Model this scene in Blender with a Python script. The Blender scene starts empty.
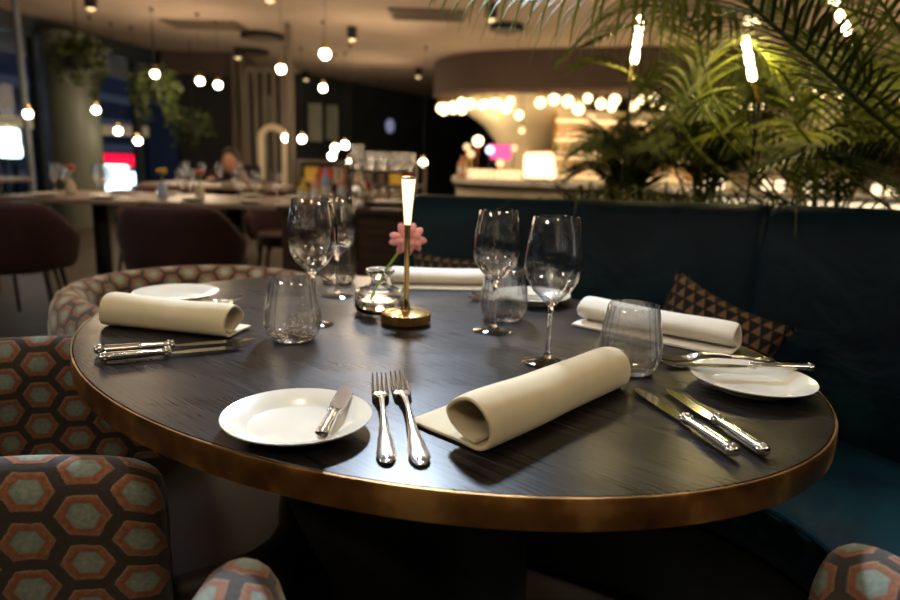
import bpy, bmesh, math, random
from mathutils import Vector, Matrix, Euler, noise
R = random.Random(7)
PI = math.pi
col = bpy.context.scene.collection
# ------------------------------------------------------------------ camera model (900x600)
FPX, PITCH, ROLL, CZ = 665.0, .2099, .0352, 1.06
def ray(px, py):
    x = (px-450)/FPX; y = (300-py)/FPX
    x, y = math.cos(ROLL)*x-math.sin(ROLL)*y, math.sin(ROLL)*x+math.cos(ROLL)*y
    return Vector((x, math.cos(PITCH)+y*math.sin(PITCH), -math.sin(PITCH)+y*math.cos(PITCH)))
def P(px, py, z=.75):
    d = ray(px, py); return d*((z-CZ)/d.z)+Vector((0, 0, CZ))
def at(px, py, Y):
    d = ray(px, py); return d*(Y/d.y)+Vector((0, 0, CZ))

# ------------------------------------------------------------------ materials
def nt(name):
    m = bpy.data.materials.new(name); m.use_nodes = True
    t = m.node_tree; b = t.nodes['Principled BSDF']
    return m, t, b
def N(t, kind, **k):
    n = t.nodes.new(kind)
    for a, v in k.items(): setattr(n, a, v)
    return n
def L(t, a, b): t.links.new(a, b)
def math_n(t, op, a, b=None, c=None):
    n = N(t, 'ShaderNodeMath', operation=op)
    for i, v in enumerate((a, b, c)):
        if v is None: continue
        if isinstance(v, (int, float)): n.inputs[i].default_value = v
        else: L(t, v, n.inputs[i])
    return n.outputs[0]
def ramp(t, fac, stops, interp='LINEAR'):
    n = N(t, 'ShaderNodeValToRGB'); n.color_ramp.interpolation = interp
    e = n.color_ramp.elements
    while len(e) < len(stops): e.new(.5)
    for i, (p, c) in enumerate(stops):
        e[i].position = p; e[i].color = (*c, 1)
    L(t, fac, n.inputs[0]); return n.outputs[0]
def pmat(name, c, rough=.5, metal=0, var=.15, scale=8, bump=0, bscale=60, sheen=0, spec=.5, coat=0, stretch=(1, 1, 1)):
    m, t, b = nt(name)
    tc = N(t, 'ShaderNodeTexCoord'); mp = N(t, 'ShaderNodeMapping'); L(t, tc.outputs['Object'], mp.inputs[0])
    mp.inputs['Scale'].default_value = stretch
    nz = N(t, 'ShaderNodeTexNoise'); nz.inputs['Scale'].default_value = scale; nz.inputs['Detail'].default_value = 4
    L(t, mp.outputs[0], nz.inputs['Vector'])
    lo = tuple(max(0, x*(1-var)) for x in c); hi = tuple(min(1, x*(1+var)) for x in c)
    L(t, ramp(t, nz.outputs[0], [(.3, lo), (.7, hi)]), b.inputs['Base Color'])
    b.inputs['Roughness'].default_value = rough; b.inputs['Metallic'].default_value = metal
    b.inputs['Specular IOR Level'].default_value = spec
    b.inputs['Coat Weight'].default_value = coat
    if sheen:
        b.inputs['Sheen Weight'].default_value = sheen; b.inputs['Sheen Roughness'].default_value = .35
    if bump:
        n2 = N(t, 'ShaderNodeTexNoise'); n2.inputs['Scale'].default_value = bscale; n2.inputs['Detail'].default_value = 3
        L(t, mp.outputs[0], n2.inputs['Vector'])
        bp = N(t, 'ShaderNodeBump'); bp.inputs['Strength'].default_value = bump; bp.inputs['Distance'].default_value = .003
        L(t, n2.outputs[0], bp.inputs['Height']); L(t, bp.outputs[0], b.inputs['Normal'])
    return m
def emat(name, c, s):
    m, t, b = nt(name)
    b.inputs['Base Color'].default_value = (*c, 1); b.inputs['Emission Color'].default_value = (*c, 1)
    b.inputs['Emission Strength'].default_value = s
    return m
def glass(name, c=(1, 1, 1), rough=0, ior=1.47):
    m, t, b = nt(name)
    b.inputs['Base Color'].default_value = (*c, 1); b.inputs['Transmission Weight'].default_value = 1
    b.inputs['Roughness'].default_value = rough; b.inputs['IOR'].default_value = ior
    return m

def thin_glass(name, tint=(1, 1, 1), refr=.15):
    m = bpy.data.materials.new(name); m.use_nodes = True; t = m.node_tree; t.nodes.clear()
    out = N(t, 'ShaderNodeOutputMaterial'); tr = N(t, 'ShaderNodeBsdfTransparent'); tr.inputs[0].default_value = (*tint, 1)
    rf = N(t, 'ShaderNodeBsdfRefraction'); rf.inputs['IOR'].default_value = 1.35; rf.inputs['Roughness'].default_value = .0
    gl = N(t, 'ShaderNodeBsdfGlossy'); gl.inputs['Roughness'].default_value = .0
    fr = N(t, 'ShaderNodeFresnel'); ge = N(t, 'ShaderNodeNewGeometry'); L(t, math_n(t, 'MULTIPLY_ADD', ge.outputs['Backfacing'], 1/1.55-1.55, 1.55), fr.inputs['IOR'])
    a = N(t, 'ShaderNodeMixShader'); a.inputs[0].default_value = refr; L(t, tr.outputs[0], a.inputs[1]); L(t, rf.outputs[0], a.inputs[2])
    b = N(t, 'ShaderNodeMixShader'); L(t, math_n(t, 'MINIMUM', math_n(t, 'MULTIPLY', fr.outputs[0], 1.6), .8), b.inputs[0]); L(t, a.outputs[0], b.inputs[1]); L(t, gl.outputs[0], b.inputs[2])
    L(t, b.outputs[0], out.inputs[0]); return m
M = {}
M['glass'] = thin_glass('clear_glass'); M['solid_glass'] = glass('solid_glass', ior=1.45); M['window_glass'] = glass('pane_glass', (.85, .92, 1), 0, 1.2)
M['water'] = glass('water', (.97, 1, .98), 0, 1.33); M['ribbed_glass'] = thin_glass('ribbed_glass', refr=.25)
M['amber_glass'] = glass('amber_glass', (.55, .22, .05)); M['green_glass'] = glass('green_glass', (.1, .3, .12))
M['china'] = pmat('ivory_china', (.74, .70, .60), .16, var=.02, spec=.55, coat=.4)
M['linen'] = pmat('linen', (.66, .565, .375), .85, var=.04, scale=30, bump=.25, bscale=900, sheen=.15)
M['linen_lit'] = pmat('ceiling_lit_linen', (.78, .72, .62), .85, var=.04, scale=30, bump=.25, bscale=900, sheen=.15)  # lighter copy of the linen, ceiling light put into its colour
M['silver'] = pmat('silver', (.72, .69, .64), .16, 1, var=.12, scale=60, bump=.05, bscale=200)
M['blade'] = pmat('steel_blade', (.6, .59, .58), .12, 1, var=.05)
M['brass'] = pmat('polished_brass', (.9, .60, .24), .18, 1, var=.08, scale=30)
M['black'] = pmat('black_metal', (.012, .012, .013), .45, .3)
M['leather'] = pmat('brown_leather', (.020, .009, .007), .5, var=.15, bump=.2, bscale=120)
M['burgundy'] = pmat('burgundy_fabric', (.038, .009, .010), .8, var=.25, scale=12, sheen=.15)
M['plaster'] = pmat('ceiling_plaster', (.44, .335, .25), .9, var=.12, scale=1.1)
M['mauve'] = pmat('mauve_brown_plaster', (.085, .055, .042), .85, var=.08, scale=2)
M['cream'] = pmat('cream_plaster', (.62, .52, .36), .7, var=.06, scale=3)
M['cream_top'] = pmat('cream_stone', (.8, .75, .65), .35, var=.05)
M['dark_wall'] = pmat('dark_teal_paint', (.022, .030, .032), .8, var=.25, scale=2)
M['black_wall'] = pmat('black_paint', (.008, .008, .010), .8, var=.2)
M['taupe'] = pmat('taupe_timber', (.13, .10, .07), .6, var=.3, scale=3, stretch=(8, 8, .6))
M['column'] = pmat('grey_green_column', (.13, .14, .11), .5, var=.15, scale=2)
M['frame'] = pmat('slate_frame', (.02, .03, .04), .5)
M['frame_light'] = pmat('grey_aluminium', (.22, .25, .30), .45, .2)
M['walnut'] = pmat('dark_walnut', (.05, .024, .012), .45, var=.35, scale=5, stretch=(1, 1, 10))
M['stone_table'] = pmat('pale_brown_tabletop', (.26, .19, .14), .35, var=.15, scale=6)
M['leaf'] = pmat('palm_leaf', (.165, .19, .022), .6, var=.35, scale=9, spec=.2)
M['leaf_dark'] = pmat('dark_silhouette_leaf', (.07, .085, .018), .6, var=.35, scale=9, spec=.2)  # darker leaf tone, shade of silhouetted fronds put into the colour
M['stem'] = pmat('palm_stem', (.09, .095, .03), .5, var=.3, scale=14)
M['ivy'] = pmat('ivy_leaf', (.06, .085, .022), .55, var=.4, scale=14)
M['skin'] = pmat('skin', (.50, .26, .16), .5, var=.05)
M['hair'] = pmat('dark_hair', (.012, .009, .008), .6)
M['cloth_black'] = pmat('black_clothing', (.012, .012, .015), .85)
M['petal'] = pmat('pink_petal', (1, .36, .36), .5, var=.35, scale=60)
M['petal_heart'] = pmat('yellow_heart', (.8, .6, .15), .6)
M['green_stem'] = pmat('green_stem', (.22, .42, .08), .45)
M['ceramic_dark'] = pmat('dark_planter', (.02, .02, .022), .5)
M['asphalt'] = pmat('night_facade', (.02, .03, .06), .8, var=.4, scale=.6)
M['salmon'] = pmat('salmon_plastic', (.75, .33, .18), .5)
M['paper_yellow'] = pmat('yellow_label', (.7, .45, .06), .6)
M['red'] = pmat('red_glaze', (.5, .05, .03), .4)
M['blue'] = pmat('pale_blue_glaze', (.3, .38, .55), .4)
M['bulb'] = emat('opal_bulb', (1, .86, .62), 20)
M['bar_bulb'] = emat('warm_bar_bulb', (1, .76, .40), 5)
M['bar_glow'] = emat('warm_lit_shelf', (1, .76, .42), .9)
M['bar_white'] = emat('lit_case', (1, .82, .52), 1.7)
M['tube'] = emat('glowing_glass', (1, .82, .5), 18)
M['spot_lens'] = emat('spot_lens', (1, .72, .36), 1.6)
M['pink_screen'] = emat('pink_screen', (.9, .10, .36), .9)
M['blue_light'] = emat('blue_white_light', (.5, .6, 1), 3)
M['sign_white'] = emat('white_lit_sign', (.8, 1, 1), 5)
M['sign_red'] = emat('red_lit_sign', (1, .0, .035), 1.6)
M['sign_cyan'] = emat('cyan_lit_sign', (.4, 1, 1), 1.5)
M['awning'] = emat('lit_awning', (.9, .65, .32), .25)  # emission stands in for warm light falling on the awning
M['city'] = emat('night_window', (.15, .22, .5), .16)
M['lamp_glow'] = emat('lamp_glow', (1, .74, .38), 2.4)
def cityglow():
    m, t, b = nt('night_street')
    tc = N(t, 'ShaderNodeTexCoord'); br = N(t, 'ShaderNodeTexBrick')
    mp = N(t, 'ShaderNodeMapping'); mp.inputs['Rotation'].default_value = (PI/2, 0, PI/2); L(t, tc.outputs['Object'], mp.inputs[0])
    L(t, mp.outputs[0], br.inputs[0]); br.inputs['Scale'].default_value = .5
    br.inputs['Color1'].default_value = (.004, .006, .013, 1); br.inputs['Color2'].default_value = (.010, .014, .026, 1)
    br.inputs['Mortar'].default_value = (.03, .035, .05, 1); br.inputs['Mortar Size'].default_value = .08
    L(t, br.outputs[0], b.inputs['Emission Color']); b.inputs['Emission Strength'].default_value = 1
    L(t, br.outputs[0], b.inputs['Base Color'])
    return m
M['street'] = cityglow()

def wood_black():
    m, t, b = nt('black_stained_oak')
    tc = N(t, 'ShaderNodeTexCoord'); mp = N(t, 'ShaderNodeMapping'); L(t, tc.outputs['Object'], mp.inputs[0])
    mp.inputs['Rotation'].default_value = (0, 0, math.radians(-138))
    mq = N(t, 'ShaderNodeMapping'); mq.inputs['Scale'].default_value = (5, 360, 1); L(t, mp.outputs[0], mq.inputs[0]); mp = mq
    nz = N(t, 'ShaderNodeTexNoise'); nz.inputs['Scale'].default_value = 1.6; nz.inputs['Detail'].default_value = 3; nz.inputs['Distortion'].default_value = .0
    L(t, mp.outputs[0], nz.inputs['Vector'])
    m2 = N(t, 'ShaderNodeMapping'); L(t, tc.outputs['Object'], m2.inputs[0])
    m2.inputs['Rotation'].default_value = (0, 0, math.radians(30)); m2.inputs['Scale'].default_value = (2, 9, 1)
    n2 = N(t, 'ShaderNodeTexNoise'); n2.inputs['Scale'].default_value = 2; L(t, m2.outputs[0], n2.inputs['Vector'])
    g = ramp(t, nz.outputs[0], [(.36, (.002, .0018, .002)), (.5, (.006, .005, .005)), (.58, (.018, .0145, .0135)), (.68, (.045, .037, .033))])
    L(t, g, b.inputs['Base Color'])
    r0 = math_n(t, 'MULTIPLY_ADD', nz.outputs[0], .16, .22); r1 = math_n(t, 'MULTIPLY_ADD', n2.outputs[0], .12, r0)
    L(t, math_n(t, 'SUBTRACT', r1, .06), b.inputs['Roughness'])
    b.inputs['Specular IOR Level'].default_value = .165
    bp = N(t, 'ShaderNodeBump'); bp.inputs['Strength'].default_value = .3; bp.inputs['Distance'].default_value = .0002
    L(t, nz.outputs[0], bp.inputs['Height']); L(t, bp.outputs[0], b.inputs['Normal'])
    return m
M['wood'] = wood_black()
def edge_brass():
    m, t, b = nt('aged_brass_band')
    tc = N(t, 'ShaderNodeTexCoord'); nz = N(t, 'ShaderNodeTexNoise'); nz.inputs['Scale'].default_value = 14; nz.inputs['Detail'].default_value = 5
    L(t, tc.outputs['Object'], nz.inputs['Vector'])
    L(t, ramp(t, nz.outputs[0], [(.35, (.11, .045, .012)), (.52, (.24, .11, .028)), (.68, (.50, .27, .085))]), b.inputs['Base Color'])
    b.inputs['Metallic'].default_value = .85
    L(t, math_n(t, 'MULTIPLY_ADD', nz.outputs[0], .3, .28), b.inputs['Roughness'])
    return m
M['edge'] = edge_brass()
def velvet():
    m, t, b = nt('teal_velvet')
    tc = N(t, 'ShaderNodeTexCoord'); nz = N(t, 'ShaderNodeTexNoise'); nz.inputs['Scale'].default_value = 3.5; nz.inputs['Detail'].default_value = 6; nz.inputs['Distortion'].default_value = .8
    L(t, tc.outputs['Object'], nz.inputs['Vector'])
    L(t, ramp(t, nz.outputs[0], [(.35, (.0005, .0035, .0075)), (.6, (.0012, .0105, .016)), (.8, (.003, .024, .026))]), b.inputs['Base Color'])
    b.inputs['Roughness'].default_value = .5; b.inputs['Sheen Weight'].default_value = .03
    b.inputs['Sheen Tint'].default_value = (.2, .6, .7, 1); b.inputs['Specular IOR Level'].default_value = .12
    bp = N(t, 'ShaderNodeBump'); bp.inputs['Strength'].default_value = .6; bp.inputs['Distance'].default_value = .03
    L(t, nz.outputs[0], bp.inputs['Height']); L(t, bp.outputs[0], b.inputs['Normal'])
    return m
M['velvet'] = velvet()
def hexfabric(name='honeycomb_fabric', w=.060):
    m, t, b = nt(name)
    uv0 = N(t, 'ShaderNodeUVMap'); uv = N(t, 'ShaderNodeMapping'); uv.inputs['Rotation'].default_value = (0, 0, PI/2); L(t, uv0.outputs[0], uv.inputs[0])
    nz0 = N(t, 'ShaderNodeTexNoise'); nz0.inputs['Scale'].default_value = 14; L(t, uv.outputs[0], nz0.inputs['Vector'])
    wob = N(t, 'ShaderNodeVectorMath', operation='MULTIPLY_ADD')
    L(t, nz0.outputs['Color'], wob.inputs[0]); wob.inputs[1].default_value = (.012, .012, 0); L(t, uv.outputs[0], wob.inputs[2])
    sc = N(t, 'ShaderNodeVectorMath', operation='MULTIPLY'); L(t, wob.outputs[0], sc.inputs[0]); sc.inputs[1].default_value = (1.0/w, .90/w, 0)
    def cell(off):
        a = N(t, 'ShaderNodeVectorMath', operation='ADD'); L(t, sc.outputs[0], a.inputs[0]); a.inputs[1].default_value = off
        q = N(t, 'ShaderNodeVectorMath', operation='MODULO'); L(t, a.outputs[0], q.inputs[0]); q.inputs[1].default_value = (1, 1.7320508, 1)
        s = N(t, 'ShaderNodeVectorMath', operation='SUBTRACT'); L(t, q.outputs[0], s.inputs[0]); s.inputs[1].default_value = (.5, .8660254, 0)
        ab = N(t, 'ShaderNodeVectorMath', operation='ABSOLUTE'); L(t, s.outputs[0], ab.inputs[0])
        x = N(t, 'ShaderNodeSeparateXYZ'); L(t, ab.outputs[0], x.inputs[0])
        d2 = math_n(t, 'ADD', math_n(t, 'MULTIPLY', x.outputs[0], .5), math_n(t, 'MULTIPLY', x.outputs[1], .8660254))
        return math_n(t, 'MAXIMUM', x.outputs[0], d2)
    d = math_n(t, 'MINIMUM', cell((20, 17.320508, 0)), cell((20.5, 18.1865334, 0)))
    fine = N(t, 'ShaderNodeTexNoise'); fine.inputs['Scale'].default_value = 160; fine.inputs['Detail'].default_value = 3; L(t, uv.outputs[0], fine.inputs['Vector'])
    d2 = math_n(t, 'ADD', d, math_n(t, 'MULTIPLY', math_n(t, 'SUBTRACT', fine.outputs[0], .5), .09))
    c = ramp(t, d2, [(.0, (.20, .23, .18)), (.22, (.16, .19, .15)), (.26, (.17, .060, .025)), (.35, (.22, .080, .030)), (.385, (.22, .13, .07)), (.40, (.030, .022, .016))], 'LINEAR')
    mx = N(t, 'ShaderNodeMix', data_type='RGBA', blend_type='MULTIPLY'); mx.inputs[0].default_value = .6
    L(t, c, mx.inputs[6]); L(t, ramp(t, fine.outputs[0], [(.3, (.5, .5, .5)), (.7, (1.3, 1.3, 1.3))]), mx.inputs[7])
    L(t, mx.outputs[2], b.inputs['Base Color'])
    b.inputs['Roughness'].default_value = .85; b.inputs['Sheen Weight'].default_value = .2; b.inputs['Specular IOR Level'].default_value = .3
    h = math_n(t, 'MULTIPLY_ADD', ramp(t, d, [(.0, (.75,)*3), (.23, (.7,)*3), (.27, (1,)*3), (.37, (1,)*3), (.41, (0,)*3)]), 1, math_n(t, 'MULTIPLY', fine.outputs[0], .5))
    bp = N(t, 'ShaderNodeBump'); bp.inputs['Strength'].default_value = .6; bp.inputs['Distance'].default_value = .002
    L(t, h, bp.inputs['Height']); L(t, bp.outputs[0], b.inputs['Normal'])
    return m
M['hex'] = hexfabric()
def trifabric():
    m, t, b = nt('triangle_fabric')
    uv = N(t, 'ShaderNodeUVMap'); sp = N(t, 'ShaderNodeSeparateXYZ'); L(t, uv.outputs[0], sp.inputs[0])
    v = math_n(t, 'MULTIPLY', sp.outputs[1], 10); fv = math_n(t, 'FRACT', v); rv = math_n(t, 'FLOOR', v)
    u = math_n(t, 'ADD', math_n(t, 'MULTIPLY', sp.outputs[0], 11), math_n(t, 'MULTIPLY', rv, .5)); fu = math_n(t, 'FRACT', u)
    d = math_n(t, 'ABSOLUTE', math_n(t, 'SUBTRACT', fu, .5))
    lim = math_n(t, 'MULTIPLY', math_n(t, 'SUBTRACT', 1, fv), .44)
    g = math_n(t, 'LESS_THAN', d, lim)
    g2 = math_n(t, 'MULTIPLY', g, math_n(t, 'GREATER_THAN', fv, .1))
    L(t, ramp(t, g2, [(.3, (.006, .005, .005)), (.7, (.13, .075, .035))]), b.inputs['Base Color'])
    b.inputs['Roughness'].default_value = .7; b.inputs['Specular IOR Level'].default_value = .2
    return m
M['tri'] = trifabric()
def floor_mat():
    m, t, b = nt('taupe_floor_tiles')
    tc = N(t, 'ShaderNodeTexCoord'); br = N(t, 'ShaderNodeTexBrick'); L(t, tc.outputs['Object'], br.inputs[0]); br.inputs['Scale'].default_value = 1.2
    br.inputs['Color1'].default_value = (.075, .055, .038, 1); br.inputs['Color2'].default_value = (.10, .074, .052, 1); br.inputs['Mortar'].default_value = (.05, .04, .03, 1)
    br.inputs['Mortar Size'].default_value = .006
    L(t, br.outputs[0], b.inputs['Base Color']); b.inputs['Roughness'].default_value = .45
    return m
M['floor'] = floor_mat()

# ------------------------------------------------------------------ mesh helpers
class MB:
    def __init__(s): s.v = []; s.f = []; s.uv = {}
    def add(s, verts, faces, uvs=None):
        o = len(s.v); s.v += [tuple(x) for x in verts]
        for i, f in enumerate(faces):
            s.f.append(tuple(o+k for k in f))
            if uvs: s.uv[len(s.f)-1] = uvs[i]
        return s
    def box(s, c, size, rz=0):
        x, y, z = [a/2 for a in size]; m = Matrix.Rotation(rz, 3, 'Z')
        vs = [Vector(c)+m@Vector((a*x, b*y, d*z)) for d in (-1, 1) for a, b in ((-1, -1), (1, -1), (1, 1), (-1, 1))]
        return s.add(vs, [(3, 2, 1, 0), (4, 5, 6, 7), (0, 1, 5, 4), (1, 2, 6, 5), (2, 3, 7, 6), (3, 0, 4, 7)])
    def lathe(s, prof, seg=32, c=(0, 0, 0), rib=None):
        n = len(prof); vs = []
        for i, (r, z) in enumerate(prof):
            for k in range(seg):
                a = 2*PI*k/seg; rr = r+(rib(i, a) if rib else 0)
                vs.append((c[0]+rr*math.cos(a), c[1]+rr*math.sin(a), c[2]+z))
        fs = [(i*seg+k, i*seg+(k+1) % seg, (i+1)*seg+(k+1) % seg, (i+1)*seg+k) for i in range(n-1) for k in range(seg)]
        if prof[0][0] > 1e-4: fs.append(tuple(range(seg-1, -1, -1)))
        if prof[-1][0] > 1e-4: fs.append(tuple((n-1)*seg+k for k in range(seg)))
        return s.add(vs, fs)
    def tube(s, pts, rad, seg=8, flat=1.0, cap=True):
        pts = [Vector(p) for p in pts]; n = len(pts)
        if not hasattr(rad, '__len__'): rad = [rad]*n
        vs = []; up = Vector((0, 0, 1))
        prev = None
        for i in range(n):
            t = (pts[min(i+1, n-1)]-pts[max(i-1, 0)]).normalized()
            if prev is None:
                a = t.cross(up)
                if a.length < .05: a = t.cross(Vector((1, 0, 0)))
            else: a = prev-t*prev.dot(t)
            a.normalize(); prev = a; b = t.cross(a)
            for k in range(seg):
                an = 2*PI*k/seg; vs.append(pts[i]+a*rad[i]*math.cos(an)+b*rad[i]*flat*math.sin(an))
        fs = [(i*seg+k, i*seg+(k+1) % seg, (i+1)*seg+(k+1) % seg, (i+1)*seg+k) for i in range(n-1) for k in range(seg)]
        if cap: fs += [tuple(range(seg-1, -1, -1)), tuple((n-1)*seg+k for k in range(seg))]
        return s.add(vs, fs)
    def sphere(s, c, r, seg=16, rings=10, sc=(1, 1, 1)):
        prof = [(r*math.sin(PI*i/rings), -r*math.cos(PI*i/rings)) for i in range(rings+1)]
        o = len(s.v); s.lathe([(max(a, 1e-5), z) for a, z in prof], seg)
        for k in range(o, len(s.v)):
            v = s.v[k]; s.v[k] = (c[0]+v[0]*sc[0], c[1]+v[1]*sc[1], c[2]+v[2]*sc[2])
        return s
    def prism(s, outline, z0, z1):
        n = len(outline)
        vs = [(x, y, z0) for x, y in outline]+[(x, y, z1) for x, y in outline]
        return s.add(vs, [tuple(range(n-1, -1, -1)), tuple(range(n, 2*n))]+[(i, (i+1) % n, n+(i+1) % n, n+i) for i in range(n)])
    def build(s, name, mat, parent=None, smooth=True, bevel=0, sub=0, angle=None, loc=None):
        me = bpy.data.meshes.new(name); me.from_pydata(s.v, [], s.f); me.validate(); me.update()
        if s.uv:
            u = me.uv_layers.new(name='UVMap')
            for p in me.polygons:
                if p.index in s.uv:
                    for li, q in zip(p.loop_indices, s.uv[p.index]): u.data[li].uv = q
        bm = bmesh.new(); bm.from_mesh(me); bmesh.ops.recalc_face_normals(bm, faces=bm.faces); bm.to_mesh(me); bm.free()
        if isinstance(mat, (list, tuple)):
            for x in mat: me.materials.append(x)
        else: me.materials.append(mat)
        o = bpy.data.objects.new(name, me); col.objects.link(o)
        if parent: o.parent = parent
        if loc is not None: o.location = loc
        if smooth:
            for p in me.polygons: p.use_smooth = True
            if angle is None and (bevel or not sub): angle = 40
            if angle: me.set_sharp_from_angle(angle=math.radians(angle))
        if bevel:
            b = o.modifiers.new('b', 'BEVEL'); b.width = bevel; b.segments = 3; b.limit_method = 'ANGLE'; b.angle_limit = math.radians(40)
        if sub:
            b = o.modifiers.new('s', 'SUBSURF'); b.levels = sub; b.render_levels = sub
        return o
def tag(o, label=None, cat=None, group=None, kind=None):
    if label: o['label'] = label
    if cat: o['category'] = cat
    if group: o['group'] = group
    if kind: o['kind'] = kind
    return o
def empty(name, loc=(0, 0, 0), rz=0, label=None, cat=None, group=None):
    o = bpy.data.objects.new(name, None); col.objects.link(o); o.location = loc; o.rotation_euler = (0, 0, rz); o.empty_display_size = .05
    return tag(o, label, cat, group)
def copy_tree(o, parent=None):
    c = o.copy(); col.objects.link(c)
    if parent: c.parent = parent
    for ch in list(o.children): copy_tree(ch, c)
    return c
def catmull(pts, n=8):
    pts = [Vector(p) for p in pts]; q = [pts[0]*2-pts[1]]+pts+[pts[-1]*2-pts[-2]]; out = []
    for i in range(1, len(q)-2):
        for k in range(n):
            t = k/n; a, b, c, d = q[i-1], q[i], q[i+1], q[i+2]
            out.append(.5*((2*b)+(c-a)*t+(2*a-5*b+4*c-d)*t*t+(3*b-a-3*c+d)*t**3))
    out.append(pts[-1]); return out

def struct(o): o['kind'] = 'structure'; return o

# ------------------------------------------------------------------ the room
CH = 2.6
struct(MB().box((1, 8.5, -.05), (18, 26, .1)).build('floor', M['floor'], smooth=False))
struct(MB().box((1.2, 8.5, CH+.06), (18, 26, .12)).build('ceiling', M['plaster'], smooth=False))
def wall(name, a, b, z0, z1, m, th=.12):
    a = Vector((*a, 0)); b = Vector((*b, 0)); d = (b-a); ang = math.atan2(d.y, d.x); n = Vector((-d.y, d.x, 0)).normalized()*th/2
    c = (a+b)/2+n
    return MB().box((c.x, c.y, (z0+z1)/2), (d.length, th, z1-z0), ang).build(name, m, smooth=False)
def lw(y): return (-5.39+.154*(y-8.3), y)       # line of the window wall
struct(wall('wall_left', lw(-3), lw(12.1), 0, .18, M['dark_wall']))
struct(wall('trim_1', lw(-3), lw(12.1), 2.42, CH, M['frame']))
struct(wall('wall_right', (9, 20), (9, -3), 0, CH, M['dark_wall']))
struct(wall('wall_front', (9, -3.5), (-7.4, -3.5), 0, CH, M['dark_wall']))
struct(wall('wall_corner', lw(12.0), (-3.2, 13.4), 0, CH, M['black_wall']))
struct(wall('wall_back', (-3.2, 13.4), (.6, 20.5), 0, CH, M['dark_wall']))
struct(wall('wall_far', (.6, 20.5), (9, 20.5), 0, CH, M['black_wall']))
# windows: frames and panes
k = 1
for y0, y1 in ((5.2, 6.6), (6.6, 7.95), (7.95, 8.75), (9.55, 10.75), (10.75, 12.0)):
    (x0, _), (x1, _) = lw(y0), lw(y1)
    a = math.atan2(y1-y0, x1-x0)
    fr = empty('window_%d' % k, (0, 0, 0)); struct(fr); k += 1
    wm = MB()
    for yy in (y0+.03, y1-.03): wm.box((*lw(yy), 1.30), (.06, .1, 2.24), a)
    c = lw((y0+y1)/2); ln = math.dist(lw(y0), lw(y1))
    wm.box((*c, .21), (ln, .1, .06), a); wm.box((*c, 2.38), (ln, .1, .06), a)
    wm.build('window_frame', M['frame'], fr, smooth=False)
    MB().box((*c, 1.30), (ln-.1, .012, 2.16), a).build('pane', M['window_glass'], fr, smooth=False)
# round grey column between the windows, pipe beside it
struct(MB().lathe([(.33, 0), (.33, 2.45)], 40, (-5.06, 9.05, 0)).build('wall_column', M['column']))
b0, b1 = at(20, 20, 7.6), at(29, 150, 7.6)
tag(MB().tube([(b1.x, 7.6, 0), (b1.x, 7.6, CH)], .035, 12).build('pipe', M['frame_light']), 'slim grey vertical pipe in front of the leftmost window', 'pipe')
# lit street outside
st = MB().box((-14.5, 14, 2.4), (.4, 34, 9)).build('wall_street', M['street'], smooth=False); struct(st)
struct(MB().box((-11, 12, -.35), (9, 34, .1)).build('ground_street', M['asphalt'], smooth=False))
def outside(px0, py0, px1, py1, Y):
    a, b = at(px0, py0, Y), at(px1, py1, Y); return (a+b)/2, abs(b.x-a.x), abs(b.z-a.z)
def blobsign(name, rects, Y, m, label):
    t = empty(name, (0, 0, 0), 0, label, 'sign'); base = None
    c0, w0, h0 = outside(min(r[0] for r in rects), min(r[1] for r in rects), max(r[2] for r in rects), max(r[3] for r in rects), Y)
    for r in rects:
        c, w, h = outside(*r, Y)
        MB().box(c, (w, .12, h)).build('lit_panel', m, t, smooth=False, bevel=.1)
    MB().box(c0+Vector((0, .14, 0)), (w0*.9, .08, h0*.9)).build('back_box', M['black'], t, smooth=False)
    MB().tube([(c0.x, c0.y+.15, -.3), (c0.x, c0.y+.15, c0.z)], .05).build('post', M['black'], t)
    return t
blobsign('shop_sign', [(89, 164, 130, 194), (124, 172, 138, 185)], 15.5, M['sign_white'], 'glowing white shop sign outside the window, below the red one')
blobsign('shop_sign', [(88, 153, 137, 163), (128, 156, 137, 167)], 15.95, M['sign_red'], 'glowing red shop sign band outside above the white one')
blobsign('shop_sign', [(-6, 128, 20, 144), (-6, 142, 22, 158)], 13.5, M['sign_white'], 'glowing white shop sign at the far left edge outside')
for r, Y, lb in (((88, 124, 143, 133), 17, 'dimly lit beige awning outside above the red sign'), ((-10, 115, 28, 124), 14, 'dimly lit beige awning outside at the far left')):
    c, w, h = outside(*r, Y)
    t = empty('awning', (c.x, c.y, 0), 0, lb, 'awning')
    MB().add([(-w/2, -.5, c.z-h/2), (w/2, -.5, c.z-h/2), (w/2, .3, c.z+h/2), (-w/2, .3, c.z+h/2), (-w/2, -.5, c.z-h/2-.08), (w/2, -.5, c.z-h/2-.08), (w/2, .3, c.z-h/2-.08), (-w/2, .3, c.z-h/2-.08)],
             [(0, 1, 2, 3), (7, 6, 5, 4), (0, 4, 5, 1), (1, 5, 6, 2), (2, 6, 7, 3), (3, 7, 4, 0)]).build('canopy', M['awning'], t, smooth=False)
    MB().box((-w/2+.05, .25, c.z/2-.2), (.06, .06, c.z)).box((w/2-.05, .25, c.z/2-.2), (.06, .06, c.z)).build('posts_frame', M['black'], t, smooth=False)

# beam, duct, curtains, arch, pale column at the back
a, b = P(178, 57, CH), P(246, 57, CH)
struct(MB().box(((a.x+b.x)/2, 11.75, CH-.17), (1.25, .9, .34)).build('beam_ceiling', M['mauve'], smooth=False))
for px in (236, 243): 
    q = at(px, 150, 11.2); struct(MB().tube([(q.x, 11.2, 0), (q.x, 11.2, CH)], .05, 12).build('trim_pipe', M['taupe']))
c = at(290, 150, 8.6)
struct(MB().lathe([(.04, 0), (.04, CH)], 20, (c.x, 8.6, 0)).build('column_pale', M['taupe']))
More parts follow.
